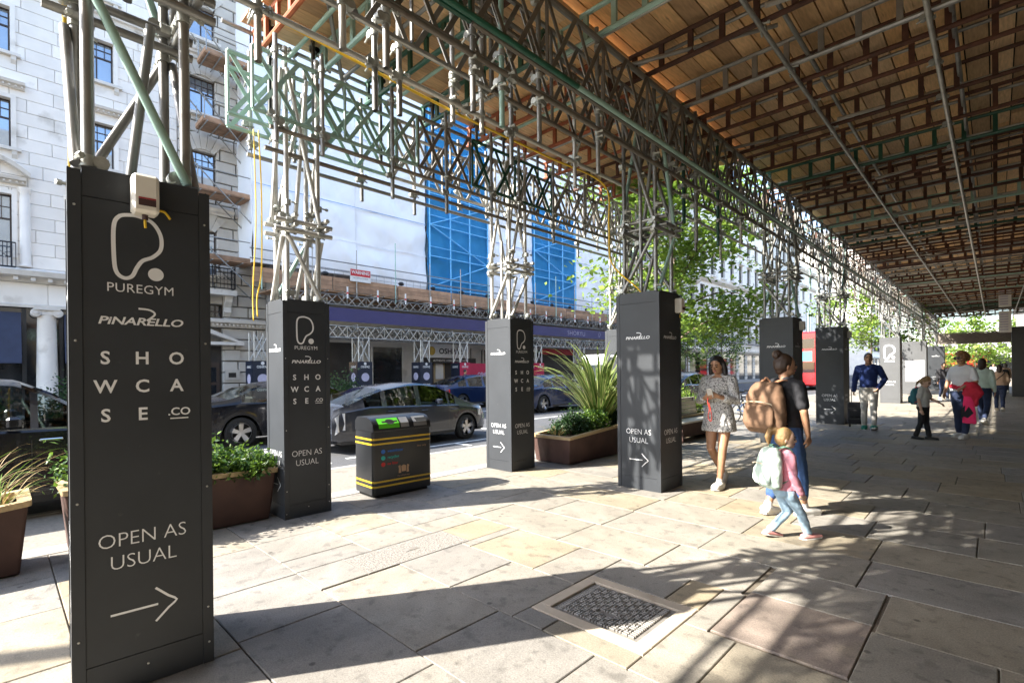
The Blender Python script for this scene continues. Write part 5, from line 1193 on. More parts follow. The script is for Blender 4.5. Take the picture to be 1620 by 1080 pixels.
    MB().rbox((-L/2-.03,-hw*.78,.30),(-L/2+.1,hw*.78,.5),.03).build('rear_bumper','car_trim' if paint!='paint_grey' else paint,t)
    return t
ZR=-.06
hb=dict(prof=[(-2.24,.80),(-2.2,.99),(-2.0,1.06),(-1.55,1.24),(-1.0,1.395),(-.35,1.475),(.1,1.48),(.5,1.43),(1.0,1.23),(1.38,1.02),(1.75,.93),(2.05,.82),(2.2,.68),(2.24,.50)],belt=[(-2.24,.78),(-2.1,.92),(-1.4,1.0),(0,.955),(1.1,.92),(1.6,.86),(2.0,.76),(2.24,.48)],L=4.48,W=1.75,wheels=(-1.32,1.40),r=.32,winspan=(.48,1.36,-1.98,-1.02,-1.55,1.05),pillars=((-1.05,.045),(-.12,.06),(.80,.04)))
prius=car('grey five-door hatchback standing in the road behind the litter bin',(-10.0,6.62,ZR),R(91),'paint_grey',**hb,spokes=5,tail='head_lamp'); prius.scale=(.93,.93,.93)
sal=dict(prof=[(-2.46,.78),(-2.40,.98),(-2.0,1.06),(-1.7,1.09),(-1.2,1.29),(-.7,1.42),(-.1,1.47),(.4,1.43),(.85,1.24),(1.25,1.03),(1.9,.93),(2.3,.80),(2.46,.55)],belt=[(-2.46,.76),(-2.2,.94),(-1.5,.99),(0,.97),(1.2,.94),(1.9,.86),(2.3,.74),(2.46,.5)],L=4.92,W=1.85,wheels=(-1.45,1.49),r=.335,winspan=(.36,1.22,-1.72,-.95,-1.45,.95),pillars=((-.85,.03),(.0,.05)))
car('black and navy saloon with chrome window trim left of the kerb tower',(-12.85,5.2,ZR),R(90),'paint_black',**sal,chrome=True,spokes=5)
car('dark blue saloon partly hidden behind the spiky plant',(-13.6,16.3,ZR),R(91),'paint_navy',**sal)
car('small dark blue hatchback with a yellow plate near the crimson tower',(-17.6,15.6,ZR),R(88),'paint_navy',**hb)
car('dark hatchback parked beyond the woman with the phone',(-10.3,22.0,ZR),R(90),'paint_black',**hb)
car('distant silver hatchback beyond the green bicycle',(-14.2,31.0,ZR),R(90),'paint_grey',**hb)
tx=dict(prof=[(-2.29,.9),(-2.25,1.3),(-2.0,1.50),(-1.4,1.59),(-.2,1.61),(.5,1.56),(.85,1.38),(1.2,1.12),(1.7,1.04),(2.1,.98),(2.26,.8),(2.29,.55)],belt=[(-2.29,.88),(-2.0,1.06),(0,1.04),(1.2,1.02),(1.8,.96),(2.2,.82),(2.29,.5)],L=4.58,W=1.78,wheels=(-1.37,1.44),r=.33,winspan=(.52,1.18,-2.2,-1.98,-1.75,1.0),pillars=((-1.05,.05),(-.1,.06),(.62,.03)))
car('black taxi with navy roof passing behind the planter at the far left',(-8.55,-.35,ZR),R(90),'paint_black',**tx,name='taxi',chrome=True)
# box-bodied vehicles
def box_vehicle(name,label,cat,loc,rz,L,W,H,paint,bands=(),wheels=(),r=.48,group=None):
    t=thing(name,label,cat,loc,rz,group=group); MB().rbox((-L/2,-W/2,.32),(L/2,W/2,H),.12).build('body',paint,t)
    for z0,z1 in bands:
        n=max(3,int(L/1.5))
        for s in(1,-1):
            for i in range(n): a=-L/2+.25+(L-.5)*i/n; b=a+(L-.5)/n-.1; MB().box((a,s*W/2-.01,z0),(b,s*W/2+.01,z1)).build('side_window','car_glass',t)
        for s in(1,-1): MB().box((s*L/2-.01,-W/2+.18,z0),(s*L/2+.01,W/2-.18,z1)).build('end_window','car_glass',t)
    for x in wheels:
        for s in(1,-1): MB().lathe([(.001,-.14),(r*.6,-.14),(r,-.12),(r,.12),(r*.6,.14),(.001,.14)],20,(x,s*(W/2-.12),r),'y').build('wheel','tyre',t,smooth=R(35))
    for s in(1,-1): MB().box((L/2-.0,s*(W/2-.45)-.14,.6),(L/2+.015,s*(W/2-.45)+.14,.85)).build('headlight','head_lamp',t); MB().box((-L/2-.015,s*(W/2-.3)-.1,.8),(-L/2,s*(W/2-.3)+.1,1.2)).build('tail_light','tail_lamp',t)
    return t
b1=box_vehicle('double_decker_bus','red double-decker bus with a poster side seen between two dark towers','bus',(-10.6,47.0,ZR),R(90),10.2,2.5,4.35,'paint_red',((1.3,2.1),(3.1,3.85)),(-3,3.2))
MB().box((-4.5,-1.275,2.2),(1.5,-1.256,3.0)).build('advert_panel','paint_white',b1); MB().box((-5.115,-.9,2.15),(-5.103,.9,2.9)).build('advert_panel','teal_panel',b1)
box_vehicle('double_decker_bus','distant red bus at the far crossing','bus',(-4.5,128,ZR),R(8),9,2.5,4.3,'paint_red',((1.3,2.1),(3.1,3.85)),(-3,3)); box_vehicle('coach','long dark coach crossing at the far end','coach',(4.5,118,ZR),R(3),11,2.5,3.2,'paint_black',((1.5,2.5),),(-3.5,3.5))
box_vehicle('delivery_van','white delivery van behind the spiky plant','van',(-12.8,21.2,ZR),R(90),4.9,1.95,2.35,'paint_white',((1.3,1.9),),(-1.5,1.5),.34)
# ---------------------------------------------------------------- people
M('skin_tan',(.40,.215,.125),.55,0,.08,20); M('skin_fair',(.56,.36,.26),.55,0,.08,20); M('skin_brown',(.30,.16,.095),.55,0,.08,20)
M('hair_black',(.010,.008,.008),.35,0,.3,40,.3,coord='obj',stretch=(8,8,1)); M('hair_brown',(.035,.018,.010),.45,0,.35,30,.3,coord='obj',stretch=(6,6,1)); M('hair_blond',(.25,.145,.055),.5,0,.35,40,.4,coord='obj',stretch=(6,6,1)); M('hair_auburn',(.20,.09,.035),.5,0,.35,30,.4,coord='obj'); M('hair_grey',(.18,.16,.15),.5,0,.3,30,.3,coord='obj')
def cloth(n,c,var=.1,b=.25): return M(n,c,.85,0,var,10,b,coord='obj',bscale=90)
cloth('tee_black',(.018,.018,.022)); cloth('jean_blue',(.035,.085,.22),.25); cloth('jean_light',(.30,.42,.52),.2); cloth('jean_navy',(.02,.032,.075),.2); cloth('knit_blue',(.006,.022,.115)); cloth('chino_grey',(.44,.42,.39)); cloth('tee_white',(.72,.72,.75),.05); cloth('legging_black',(.012,.012,.013)); cloth('pink_top',(.62,.26,.32)); cloth('beige_knit',(.50,.34,.235)); cloth('khaki',(.13,.10,.06)); cloth('red_jacket',(.55,.02,.045)); cloth('hot_pink',(.85,.03,.14)); cloth('blue_shirt',(.06,.16,.42)); cloth('canvas_tan',(.175,.10,.058),.2); cloth('strap_tan',(.33,.16,.085)); cloth('mint_bag',(.55,.66,.58),.1); cloth('mint_dark',(.13,.26,.19)); cloth('teal_bag',(.03,.14,.17)); cloth('black_bag',(.012,.012,.015)); cloth('floral_bag',(.22,.07,.08),.6); cloth('tee_grey',(.50,.49,.46))
M('shoe_white',(.68,.66,.62),.5,0,.06); M('shoe_pink',(.55,.24,.22),.55); M('shoe_green',(.01,.17,.115),.5); M('shoe_black',(.015,.015,.015),.45); M('shoe_cream',(.62,.52,.36),.5); M('eye_dark',(.012,.009,.008),.2); M('lip',(.32,.10,.09),.5); M('phone_body',(.55,.53,.50),.25); M('phone_cord',(.55,.05,.03),.5); M('glasses',(.008,.008,.01),.08,0,0,3,0,spec=1)
def print_mat():
    m=M('dress_print',(.62,.61,.60),.85,0,.03,10,.2,coord='obj',bscale=80); n=m.node_tree.nodes; L=m.node_tree.links; b=n['Principled BSDF']; tc=n.new('ShaderNodeTexCoord'); v=n.new('ShaderNodeTexNoise'); v.inputs['Scale'].default_value=62; v.inputs['Detail'].default_value=2.5; v.inputs['Distortion'].default_value=1.6; L.new(tc.outputs['Object'],v.inputs['Vector'])
    cr=n.new('ShaderNodeValToRGB'); cr.color_ramp.elements[0].position=.53; cr.color_ramp.elements[0].color=(.62,.61,.60,1); cr.color_ramp.elements[1].position=.57; cr.color_ramp.elements[1].color=(.02,.02,.024,1); L.new(v.outputs[0],cr.inputs[0]); L.new(cr.outputs[0],b.inputs['Base Color'])
print_mat()
TOFUSE=[]; _cl=bpy.data.textures.new('cloth_folds','CLOUDS'); _cl.noise_scale=.09; _cl.noise_depth=2
def fuse(mb,name,mat,parent,voxel,smooth=4,fold=0):
    """one continuous skin from overlapping shapes (voxel remesh + smoothing)"""
    me=mb.mesh(name); me.materials.append(MT[mat]); o=link(name,me,parent); r=o.modifiers.new('r','REMESH'); r.mode='VOXEL'; r.voxel_size=voxel; r.use_smooth_shade=True
    s=o.modifiers.new('s','SMOOTH'); s.factor=.5; s.iterations=smooth
    if fold: d=o.modifiers.new('d','DISPLACE'); d.texture=_cl; d.strength=fold; d.mid_level=.5; d.texture_coords='LOCAL'
    TOFUSE.append(o); return o
def chain(mb,pts,rads,n=10):
    sp=pts if len(pts)<3 else pts; mb.path([Vector(p) for p in pts],list(rads),n); mb.ball(pts[0],rads[0],n,6); mb.ball(pts[-1],rads[-1],n,6)
def ringstack(mb,rings,n=18):
    vs=[]
    for z,rx,ry,yo,*xo in rings:
        x0=xo[0] if xo else 0
        for i in range(n): a=2*PI*i/n; c,s=math.cos(a),math.sin(a); vs.append((x0+rx*math.copysign(abs(c)**.85,c),yo+ry*math.copysign(abs(s)**.85,s),z))
    k=len(rings); mb.add(vs,[(i*n+j,i*n+(j+1)%n,(i+1)*n+(j+1)%n,(i+1)*n+j) for i in range(k-1) for j in range(n)]+[tuple(range(n-1,-1,-1)),tuple(range((k-1)*n,k*n))])
def lerp(a,b,t): return Vector(a).lerp(Vector(b),t)
def person(label,loc,rz,H,arms,legs_,skin='skin_tan',top='tee_black',sleeve='short',bottom='jean_blue',cut='long',shoe='shoe_white',hair='bun',hmat='hair_brown',female=True,head=(0,0),vox=.011,group=None,dress=None,stout=1.0,child=False,hands=True,collar=True,foldamp=.02,lean=0,glasses=False):
    """arms: {side:(elbow,wrist,palm normal,curl)}; legs_: {side:(knee,ankle,toe direction)}; units of a 1.70 m figure facing +Y. head: (pitch down, yaw to its left)"""
    s=H/1.70; t=thing('person',label,'person',loc,rz,group); wx=1+.18*(child or 0); t.scale=(s*wx,s*wx,s); hs=1.0; lk=1-.20*(child or 0)
    if child: hs=1.12
    def zm(mb):
        if child: mb.v=[(x,y,z*lk if z<.88 else .88*lk+(z-.88)*(1.70-.88*lk)/.82) for x,y,z in mb.v]
        return mb
    f=stout; hipw=(.170 if female else .160)*f; wai=(.132 if female else .150)*f; che=(.148 if female else .168)*f; shw=.160 if female else .185
    if child: hipw,wai,che,shw=.145,.13,.135,.13
    SH={'L':Vector((-shw,0,1.358)),'R':Vector((shw,0,1.358))}; HP={'L':Vector((-.085*f,0,.88)),'R':Vector((.085*f,0,.88))}
    body=MB()
    rings=lambda e:[(.80,hipw*.55+e,.085*f+e,0),(.86,hipw*.93+e,.108*f+e,-.008),(.93,hipw+e,.118*f+e,-.012),(1.01,hipw*.93+e,.105*f+e,-.004),(1.09,wai+e,.092*f+e,.004),(1.18,wai*1.04+e,.098*f+e,.008),(1.27,che+e,(.112 if female else .108)*f+e,.012),(1.35,che*1.02+e,.095*f+e,.002),(1.405,che*.78+e,.074+e,-.004),(1.435,.062+e*.6,.058+e*.6,0)]
    ringstack(body,rings(0)); chain(body,[(0,-.005,1.40),(0,.008,1.53)],[.054 if female else .062,.05 if female else .057])
    hd=MB(); k=hs
    hc=Vector((0,.018,1.585)); hd.ball(hc,(.074*k,.094*k,.108*k),14,10); hd.ball(hc+Vector((0,.022,-.062))*k,(.056*k,.066*k,.062*k),12,8); hd.ball(hc+Vector((0,.100,-.022))*k,(.013*k,.020*k,.024*k),8,6); hd.ball(hc+Vector((0,.074,-.085))*k,(.026*k,.022*k,.02*k),8,6)
    for q in(-1,1): hd.ball(hc+Vector((q*.074,-.004,-.02))*k,(.010*k,.02*k,.03*k),8,6)
    HM=Matrix.Translation((0,.005,1.50))@Matrix.Rotation(head[1],4,'Z')@Matrix.Rotation(-head[0],4,'X')@Matrix.Translation((0,-.005,-1.50))
    def addh(dst,src): dst.add([HM@Vector(v) for v in src.v],src.f)
    addh(body,hd)
    def limb(mb,sd,e,upto=1.0):
        el,wr=Vector(arms[sd][0]),Vector(arms[sd][1]); S=SH[sd]; q0=-1 if sd=='L' else 1; chain(mb,[(q0*.03,-.01,1.405),(q0*shw*.55,-.006,1.392),S],[.05+e*.6,.05+e*.8,.05+e]); R0,R1,R2=(.052,.040,.027) if female else (.060,.046,.031)
        if child: R0,R1,R2=.048,.038,.03
        if upto>=1: chain(mb,[S,lerp(S,el,.5),el,lerp(el,wr,.35),wr],[R0+e,R0*.88+e,R1+e,R1*.95+e,R2+e])
        elif upto>.5: q=lerp(el,wr,(upto-.5)*2); chain(mb,[S,lerp(S,el,.5),el,q],[R0+e,R0*.9+e,R1+e,R1*.85+e])
        else: q=lerp(S,el,upto*2); chain(mb,[S,q],[R0+e,R0*.92+e*1.25])
    for sd in'LR':
        limb(body,sd,0)
        el,wr,pn,curl=arms[sd][:4]; el,wr,pn=Vector(el),Vector(wr),Vector(pn).normalized(); d=(wr-el).normalized(); 
        if len(arms[sd])>4: d=Vector(arms[sd][4]).normalized()
        pn=(pn-d*pn.dot(d)).normalized(); ac=d.cross(pn)*(1 if sd=='L' else -1)   # ac: towards the thumb side
        hk=1.0 if not child else 1.1
        for i in range(4): off=(i-1.5)*.019*hk; chain(body,[wr+d*.005-ac*off*.5,wr+d*.085*hk-ac*off],[.014,.0125],8)
        if hands:
            for i,l in enumerate((.068,.076,.070,.055)):
                off=(i-1.5)*.0195*hk; b0=wr+d*.085*hk-ac*off; a1=curl*.6; p1=b0+(d*math.cos(a1)+pn*math.sin(a1))*l*.5*hk; a2=curl*1.35; p2=p1+(d*math.cos(a2)+pn*math.sin(a2))*l*.5*hk; chain(body,[b0,p1,p2],[.0098,.009,.0078],7)
            b0=wr+d*.03+ac*.028*hk; p1=b0+(d*.7+ac*.65+pn*.2)*.038*hk; p2=p1+(d*.85+ac*.05+pn*(.3+.3*curl))*.034*hk; chain(body,[b0,p1,p2],[.0125,.0105,.009],7)
        else: chain(body,[wr+d*.08,wr+d*.15+pn*.03],[.026,.018],8)
    def leg(mb,sd,e,upto=1.0,flare=0):
        kn,an,td=legs_[sd]; kn,an=Vector(kn),Vector(an); P=HP[sd]; r0,r1,r2,r3=(.088*f,.055,.053,.036) if not child else (.075,.052,.05,.04)
        if upto>=1: chain(mb,[P,lerp(P,kn,.45),kn,lerp(kn,an,.3),lerp(kn,an,.7),an+(kn-an).normalized()*(.03 if e else 0)],[r0+e,r0*.86+e,r1+e,r2+e,r2*.82+e+flare*.5,r3+e+flare],12)
        elif upto>.5: q=lerp(kn,an,(upto-.5)*2); chain(mb,[P,lerp(P,kn,.45),kn,lerp(kn,q,.5),q],[r0+e,r0*.86+e,r1+e,r2+e,r2*.85+e],12)
        else: q=lerp(P,kn,upto*2); chain(mb,[P,q],[r0+e,r0*.9+e],12)
    def foot(mb,sd,e,grow=1):
        kn,an,td=legs_[sd]; an=Vector(an); d=Vector(td).normalized(); z=an+Vector((0,0,-.045)); side=d.cross(Vector((0,0,1))).normalized()
        for q in(-.5,.5): chain(mb,[z-d*.05+side*q*.035,z+d*.06+side*q*.045+Vector((0,0,-.008)),z+d*.15*grow+side*q*.04+Vector((0,0,-.014))],[.036+e,.033+e,.024+e],10)
        chain(mb,[an+Vector((0,0,.0)),z-d*.02],[.036+e,.04+e],10)
    for sd in'LR': leg(body,sd,0); foot(body,sd,0)
    fuse(zm(body),'body',skin,t,vox if hands else vox*1.3)
    # clothes
    if dress:
        m=MB(); rr=[r for r in rings(.014) if r[0]>1.0][:-1]; rr=[(dress[0],hipw*1.22,.165,0),(dress[0]+.10,hipw*1.2,.158,0),(.93,hipw*1.1,.142,-.005)]+rr; ringstack(m,rr)
        for sd in'LR': limb(m,sd,.022,.80)
        for sd in'LR': m.ball(SH[sd]+Vector((0,0,.005)),(.07,.07,.07),12,8)
        fuse(zm(m),'dress',top,t,vox,5,.022)
        m=MB(); ringstack(m,[(dress[0]-.005,hipw*1.26,.175,0),(dress[0]+.05,hipw*1.24,.168,0),(dress[0]+.12,hipw*1.15,.15,0)]); fuse(zm(m),'frill',top,t,vox,3,.02)
    else:
        m=MB(); rr=[r for r in rings(.012) if r[0]>.9]; rr=rr[:-1]+[(1.425,.085,.075,0)]; ringstack(m,rr)
        up={'short':.36,'long':1.0,'roll':.74,'none':.1}[sleeve]
        for sd in'LR': limb(m,sd,.014,up)
        fuse(zm(m),'jumper' if sleeve=='long' else 't_shirt',top,t,vox,4,foldamp)
        m=MB(); ringstack(m,[r for r in rings(.009) if r[0]<1.05])
        for sd in'LR': leg(m,sd,.012,{'long':1.0,'crop':.86}[cut],.008)
        fuse(zm(m),'trousers',bottom,t,vox,4,foldamp)
    for sd in'LR':
        m=MB(); foot(m,sd,.008,1.05); kn,an,td=legs_[sd]; m.ball(Vector(an)+Vector((0,0,.012)),.044,10,6); fuse(zm(m),'shoe',shoe,t,vox*.9,3)
        d=Vector(td).normalized(); d.z=0; d.normalize(); z=Vector(an); side=Vector((d.y,-d.x,0)); zz=-.095
        so_=MB(); 
        pts=[z+d*a+side*b+Vector((0,0,zz)) for a,b in((-.1,-.035),(-.05,-.052),(.06,-.06),(.16,-.05),(.20,0),(.16,.05),(.06,.06),(-.05,.052),(-.1,.035))]; nn=len(pts); tl=Vector(td).normalized().z
        so_.add([p+Vector((0,0,(p-z).dot(d)*tl)) for p in pts]+[p+Vector((0,0,.024+(p-z).dot(d)*tl)) for p in pts],[tuple(range(nn-1,-1,-1)),tuple(range(nn,2*nn))]+[(i,(i+1)%nn,(i+1)%nn+nn,i+nn) for i in range(nn)]); zm(so_).build('sole','shoe_white' if shoe!='shoe_black' else 'shoe_black',t)
    # hair
    h=MB(); C=hc; K=k
    h.ball(C+Vector((0,-.018,.022))*K,(.083*K,.096*K,.102*K),14,10)
    if hair=='long':
        for q in(-1,1): chain(h,[C+Vector((q*.05,-.02,.08)),C+Vector((q*.082,-.015,0)),C+Vector((q*.09,.0,-.10)),C+Vector((q*.10,.03,-.20))],[.03,.034,.036,.02],9)
        chain(h,[C+Vector((0,-.07,.03)),C+Vector((0,-.10,-.08)),C+Vector((0,-.095,-.22))],[.06,.068,.05],10); chain(h,[C+Vector((.02,-.08,.0)),C+Vector((.06,-.09,-.2))],[.05,.04],10)
    elif hair=='bun':
        h.ball(C+Vector((0,-.03,.0))*K,(.086*K,.098*K,.10*K),12,8); h.ball(C+Vector((0,-.085,.105)),(.055,.052,.05),10,8); h.ball(C+Vector((.03,-.10,.09)),(.03,.03,.03),8,6); h.ball(C+Vector((-.03,-.07,.13)),(.026,.03,.03),8,6); h.ball(C+Vector((0,-.06,-.07)),(.055,.045,.04),8,6)
    elif hair=='pony':
        h.ball(C+Vector((0,-.03,-.01))*K,(.085*K,.098*K,.098*K),12,8); chain(h,[C+Vector((0,-.11,.08))*K,C+Vector((0,-.17,.07))*K,C+Vector((.01,-.19,-.02))*K,C+Vector((.01,-.17,-.10))*K],[.03*K,.042*K,.04*K,.015*K],9)
    elif hair=='pigtail':
        h.ball(C+Vector((0,-.03,-.01))*K,(.085*K,.098*K,.098*K),12,8); chain(h,[C+Vector((0,-.10,-.02))*K,C+Vector((0,-.14,-.10))*K,C+Vector((0,-.13,-.2))*K],[.035*K,.03*K,.012*K],9)
    elif hair=='curly':
        r_=random.Random(3)
        for i in range(46):
            d=Vector((r_.gauss(0,1),r_.gauss(-.35,.9),r_.gauss(.35,.8))).normalized()
            if d.y>.55 and d.z<.5: continue
            h.ball(C+Vector((d.x*.098,d.y*.105-.012,d.z*.115+.012)),r_.uniform(.026,.04),8,6)
    elif hair=='short': h.ball(C+Vector((0,-.02,.028)),(.080,.098,.096),12,8)
    elif hair=='bob': chain(h,[C+Vector((0,-.05,.03)),C+Vector((0,-.07,-.1)),C+Vector((0,-.06,-.16))],[.08,.085,.06],12)
    hh_=MB(); addh(hh_,h)
    # keep the face clear
    fuse(zm(hh_),'hair',hmat,t,vox*.9,2,.012)
    if hair!='none' and vox<.016:
        e=MB()
        for q in(-1,1): e.ball(C+Vector((q*.031,.086,-.002))*K,(.013*K,.010*K,.0075*K),8,6); e.bar(C+Vector((q*.014,.098,.024))*K,C+Vector((q*.048,.082,.026))*K,.009,.012)
        e2=MB(); addh(e2,e); zm(e2).build('eyes','eye_dark',t,smooth=True); e=MB(); e.ball(C+Vector((0,.092,-.060))*K,(.024*K,.010*K,.009*K),8,6); e2=MB(); addh(e2,e); zm(e2).build('lips','lip',t,smooth=True)
    if glasses:
        e=MB()
        for q in(-1,1): e.rbox(*(lambda a,b:(tuple(a),tuple(b)))(C+Vector((q*.035-.032,.096,-.022)),C+Vector((q*.035+.032,.112,.026))),.012); e.bar(C+Vector((q*.067,.10,.008)),C+Vector((q*.082,-.01,.0)),.014,.006)
        e2=MB(); addh(e2,e); e2.build('sunglasses','glasses',t)
    return t,HM,hc
def face_dir(x,y): return math.atan2(-x,y)
# backpack as a thing of its own, carried on a back at height z
def backpack(label,loc,rz,scale,main,strap,h=.42,w=.30,d=.17,name='backpack',pocket=None,floppy=0,ptilt=0):
    t=thing(name,label,'backpack',loc,rz); t.scale=(scale,)*3
    m=MB(); ringstack(m,[(-h/2,w*.40,d*.36,-d*.5),(-h*.42,w*.5,d*.5,-d*.52),(-h*.1,w*.52,d*.56,-d*.55),(h*.2,w*.48,d*.5,-d*.5),(h*.4,w*.4,d*.38,-d*.42),(h*.5,w*.26,d*.22,-d*.36)],20); fuse(m,'bag_body',main,t,.011,4,.02)
    m=MB(); ringstack(m,[(-h*.40,w*.34,d*.2,-d*1.0),(-h*.3,w*.42,d*.3,-d*1.02),(-h*.05,w*.41,d*.26,-d*1.0),(h*.05,w*.33,d*.12,-d*.98)],16); fuse(m,'front_pocket',pocket or main,t,.011,4,.012)
    m=MB(); zp=h*.0; pts=[Vector((w*.40*math.cos(a),-d*1.06-.10*d*math.sin(a)+.01,zp+h*.10+.03*math.sin(a))) for a in [PI*i/10 for i in range(11)]]; m.path([p+Vector((0,-.018,-.02)) for p in pts],.005,6); m.build('zip','shoe_cream',t)
    for q in(-1,1):
        m=MB(); p=spline([Vector((q*.07,-.06,h*.46)),Vector((q*.11,.04,h*.52)),Vector((q*.125,.12,h*.36)),Vector((q*.14,.13,.05)),Vector((q*.15,.06,-h*.22)),Vector((q*.13,-.05,-h*.38))],5); vs=[]
        for i,a in enumerate(p): vs+=[a+Vector((-.024,0,0)),a+Vector((.024,0,0)),a+Vector((.024,.004,.010)),a+Vector((-.024,.004,.010))]
        kk=len(p); m.add(vs,[(4*i+j,4*i+(j+1)%4,4*i+4+(j+1)%4,4*i+4+j) for i in range(kk-1) for j in range(4)]); m.build('shoulder_strap',strap,t,smooth=R(60))
    m=MB(); m.path(spline([Vector((-.04,-d*.35,h*.49)),Vector((0,-d*.4,h*.58)),Vector((.04,-d*.35,h*.49))],5),.009,6); m.build('grab_loop',strap,t)
    return t
stand={'L':((-.09,.01,.48),(-.09,-.01,.09),(-.12,1,0)),'R':((.09,.01,.48),(.09,-.01,.09),(.12,1,0))}
def walk(a=.22,lift=.06): return {'L':((-.085,.17*a/.22,.49),(-.08,.23*a/.22,.095),(-.05,1,.12)),'R':((.085,.02,.47),(.08,-.26*a/.22,.09+lift),(.05,1,-.45))}
hang={'L':((-.215,-.03,1.10),(-.225,.03,.86),(1,0,0),.5),'R':((.215,-.03,1.10),(.225,.03,.86),(-1,0,0),.5)}
def at(t,p,rz,s): # world point of a local offset
    c,q=math.cos(rz),math.sin(rz); return (t[0]+(p[0]*c-p[1]*q)*s,t[1]+(p[0]*q+p[1]*c)*s,t[2]+p[2]*s)
# woman looking at her phone
rz=face_dir(.10,-.99); L0=(-2.66,6.72,0); H=1.745
person('woman in a black and white print dress looking down at her phone',L0,rz,H,
    {'L':((-.22,.05,1.11),(-.075,.25,1.17),(.8,.3,.5),.75,(.75,.55,.35)),'R':((.22,.05,1.10),(.085,.25,1.16),(-.8,.2,.5),.85,(-.55,.7,.35))},
    {'L':((-.075,.13,.50),(-.045,.17,.095),(.05,1,.05)),'R':((.075,.10,.49),(.02,-.22,.135),(-.1,1,-.35))},
    skin='skin_tan',top='dress_print',dress=(.72,),hair='long',hmat='hair_black',shoe='shoe_white',head=(R(20),R(-8)),vox=.0085)
ph=thing('phone','pale phone with a red lanyard held by the woman in the print dress','phone',at(L0,(.01,.335,1.215),rz,H/1.7),rz); MB().rbox((-.037,-.006,-.06),(.037,.006,.075),.005).build('case','phone_body',ph).rotation_euler=(R(-35),0,0)
MB().path(spline([(.03,-.01,-.05),(.03,.0,-.12),(.015,-.02,-.2),(.03,-.01,-.30),(.0,-.02,-.36),(-.015,-.01,-.28),(.02,-.01,-.12)],5),.006,5).build('lanyard','phone_cord',ph,smooth=True)
# woman with brown backpack, seen from behind
rz=face_dir(.30,.955); L0=(-1.62,5.84,0); H=1.71
person('woman in a black t-shirt and jeans with her hair up, walking away',L0,rz,H,
    {'L':((-.215,.04,1.11),(-.20,.15,.90),(1,0,0),.6),'R':((.225,-.02,1.10),(.215,.06,.86),(-1,0,0),.7)},
    {'L':((-.095,.05,.48),(-.105,-.13,.10),(-.1,1,-.12)),'R':((.095,.12,.49),(.11,.15,.095),(.35,1,.0))},
    skin='skin_tan',top='tee_black',sleeve='short',bottom='jean_blue',cut='crop',shoe='shoe_white',hair='bun',hmat='hair_brown',head=(R(2),R(-38)),vox=.0085)
backpack('large tan canvas backpack on the woman walking away',at(L0,(-.07,-.10,1.14),rz,H/1.7),rz+R(-5),1.08,'canvas_tan','strap_tan',.50,.42,.19)
# toddler with mint backpack
rz=face_dir(.62,.78); L0=(-1.40,5.03,0); H=1.0
person('toddler in a pink top and pale jeans walking, with a blond ponytail',L0,rz,H,
    {'L':((-.19,.05,1.12),(-.20,.17,1.0),(1,0,0),.6),'R':((.21,-.02,1.12),(.20,.09,.92),(-1,0,0),.6)},
    {'L':((-.08,.10,.47),(-.08,-.16,.13),(-.05,1,-.3)),'R':((.08,.18,.48),(.08,.27,.10),(.05,1,.1))},
    skin='skin_fair',top='pink_top',sleeve='long',bottom='jean_light',shoe='shoe_pink',hair='pony',hmat='hair_blond',head=(R(6),R(-35)),vox=.012,child=1.0)
backpack('mint green and white backpack on the toddler',at(L0,(-.05,-.09,1.10),rz,H/1.7),rz,.74,'mint_bag','mint_dark',.50,.38,.20,pocket='mint_bag')
# man with suitcase
rz=face_dir(.17,-.985); L0=(-2.30,15.3,0); H=1.93
person('bearded man in a navy jumper and grey chinos walking with a suitcase',L0,rz,H,
    {'L':((-.30,-.06,1.12),(-.18,.06,.93),(1,0,0),.7),'R':((.245,-.05,1.10),(.27,-.06,.86),(-1,0,0),1.3)},
    {'L':((-.085,.14,.50),(-.085,.19,.115),(-.1,1,.25)),'R':((.085,.05,.48),(.08,-.10,.09),(.1,1,-.05))},
    skin='skin_tan',top='knit_blue',sleeve='long',bottom='chino_grey',shoe='shoe_green',hair='short',hmat='hair_black',female=False,head=(R(2),R(3)),vox=.011)
bd_=bpy.data.objects[-1] if False else None
su=thing('suitcase','black wheeled suitcase pulled by the man in the navy jumper','suitcase',at(L0,(.24,-.42,0),rz,1.0),rz)
MB().rbox((-.21,-.13,.09),(.21,.13,.66),.03).build('shell','black_bag',su); MB().tube((-.12,.09,.66),(-.12,.22,1.0),.01,6).tube((.12,.09,.66),(.12,.22,1.0),.01,6).tube((-.13,.22,1.0),(.13,.22,1.0),.014,6).build('handle','shoe_black',su)
for x in(-.16,.16): MB().lathe([(.001,-.02),(.045,-.02),(.045,.02),(.001,.02)],14,(x,-.1,.045),'x').build('wheel','tyre',su)
for z in(.22,.5): MB().box((-.205,.131,z),(.205,.137,z+.02)).build('seam','shoe_black',su)
MB().rbox((-.17,.13,.28),(.17,.165,.47),.012).build('front_pocket','black_bag',su)
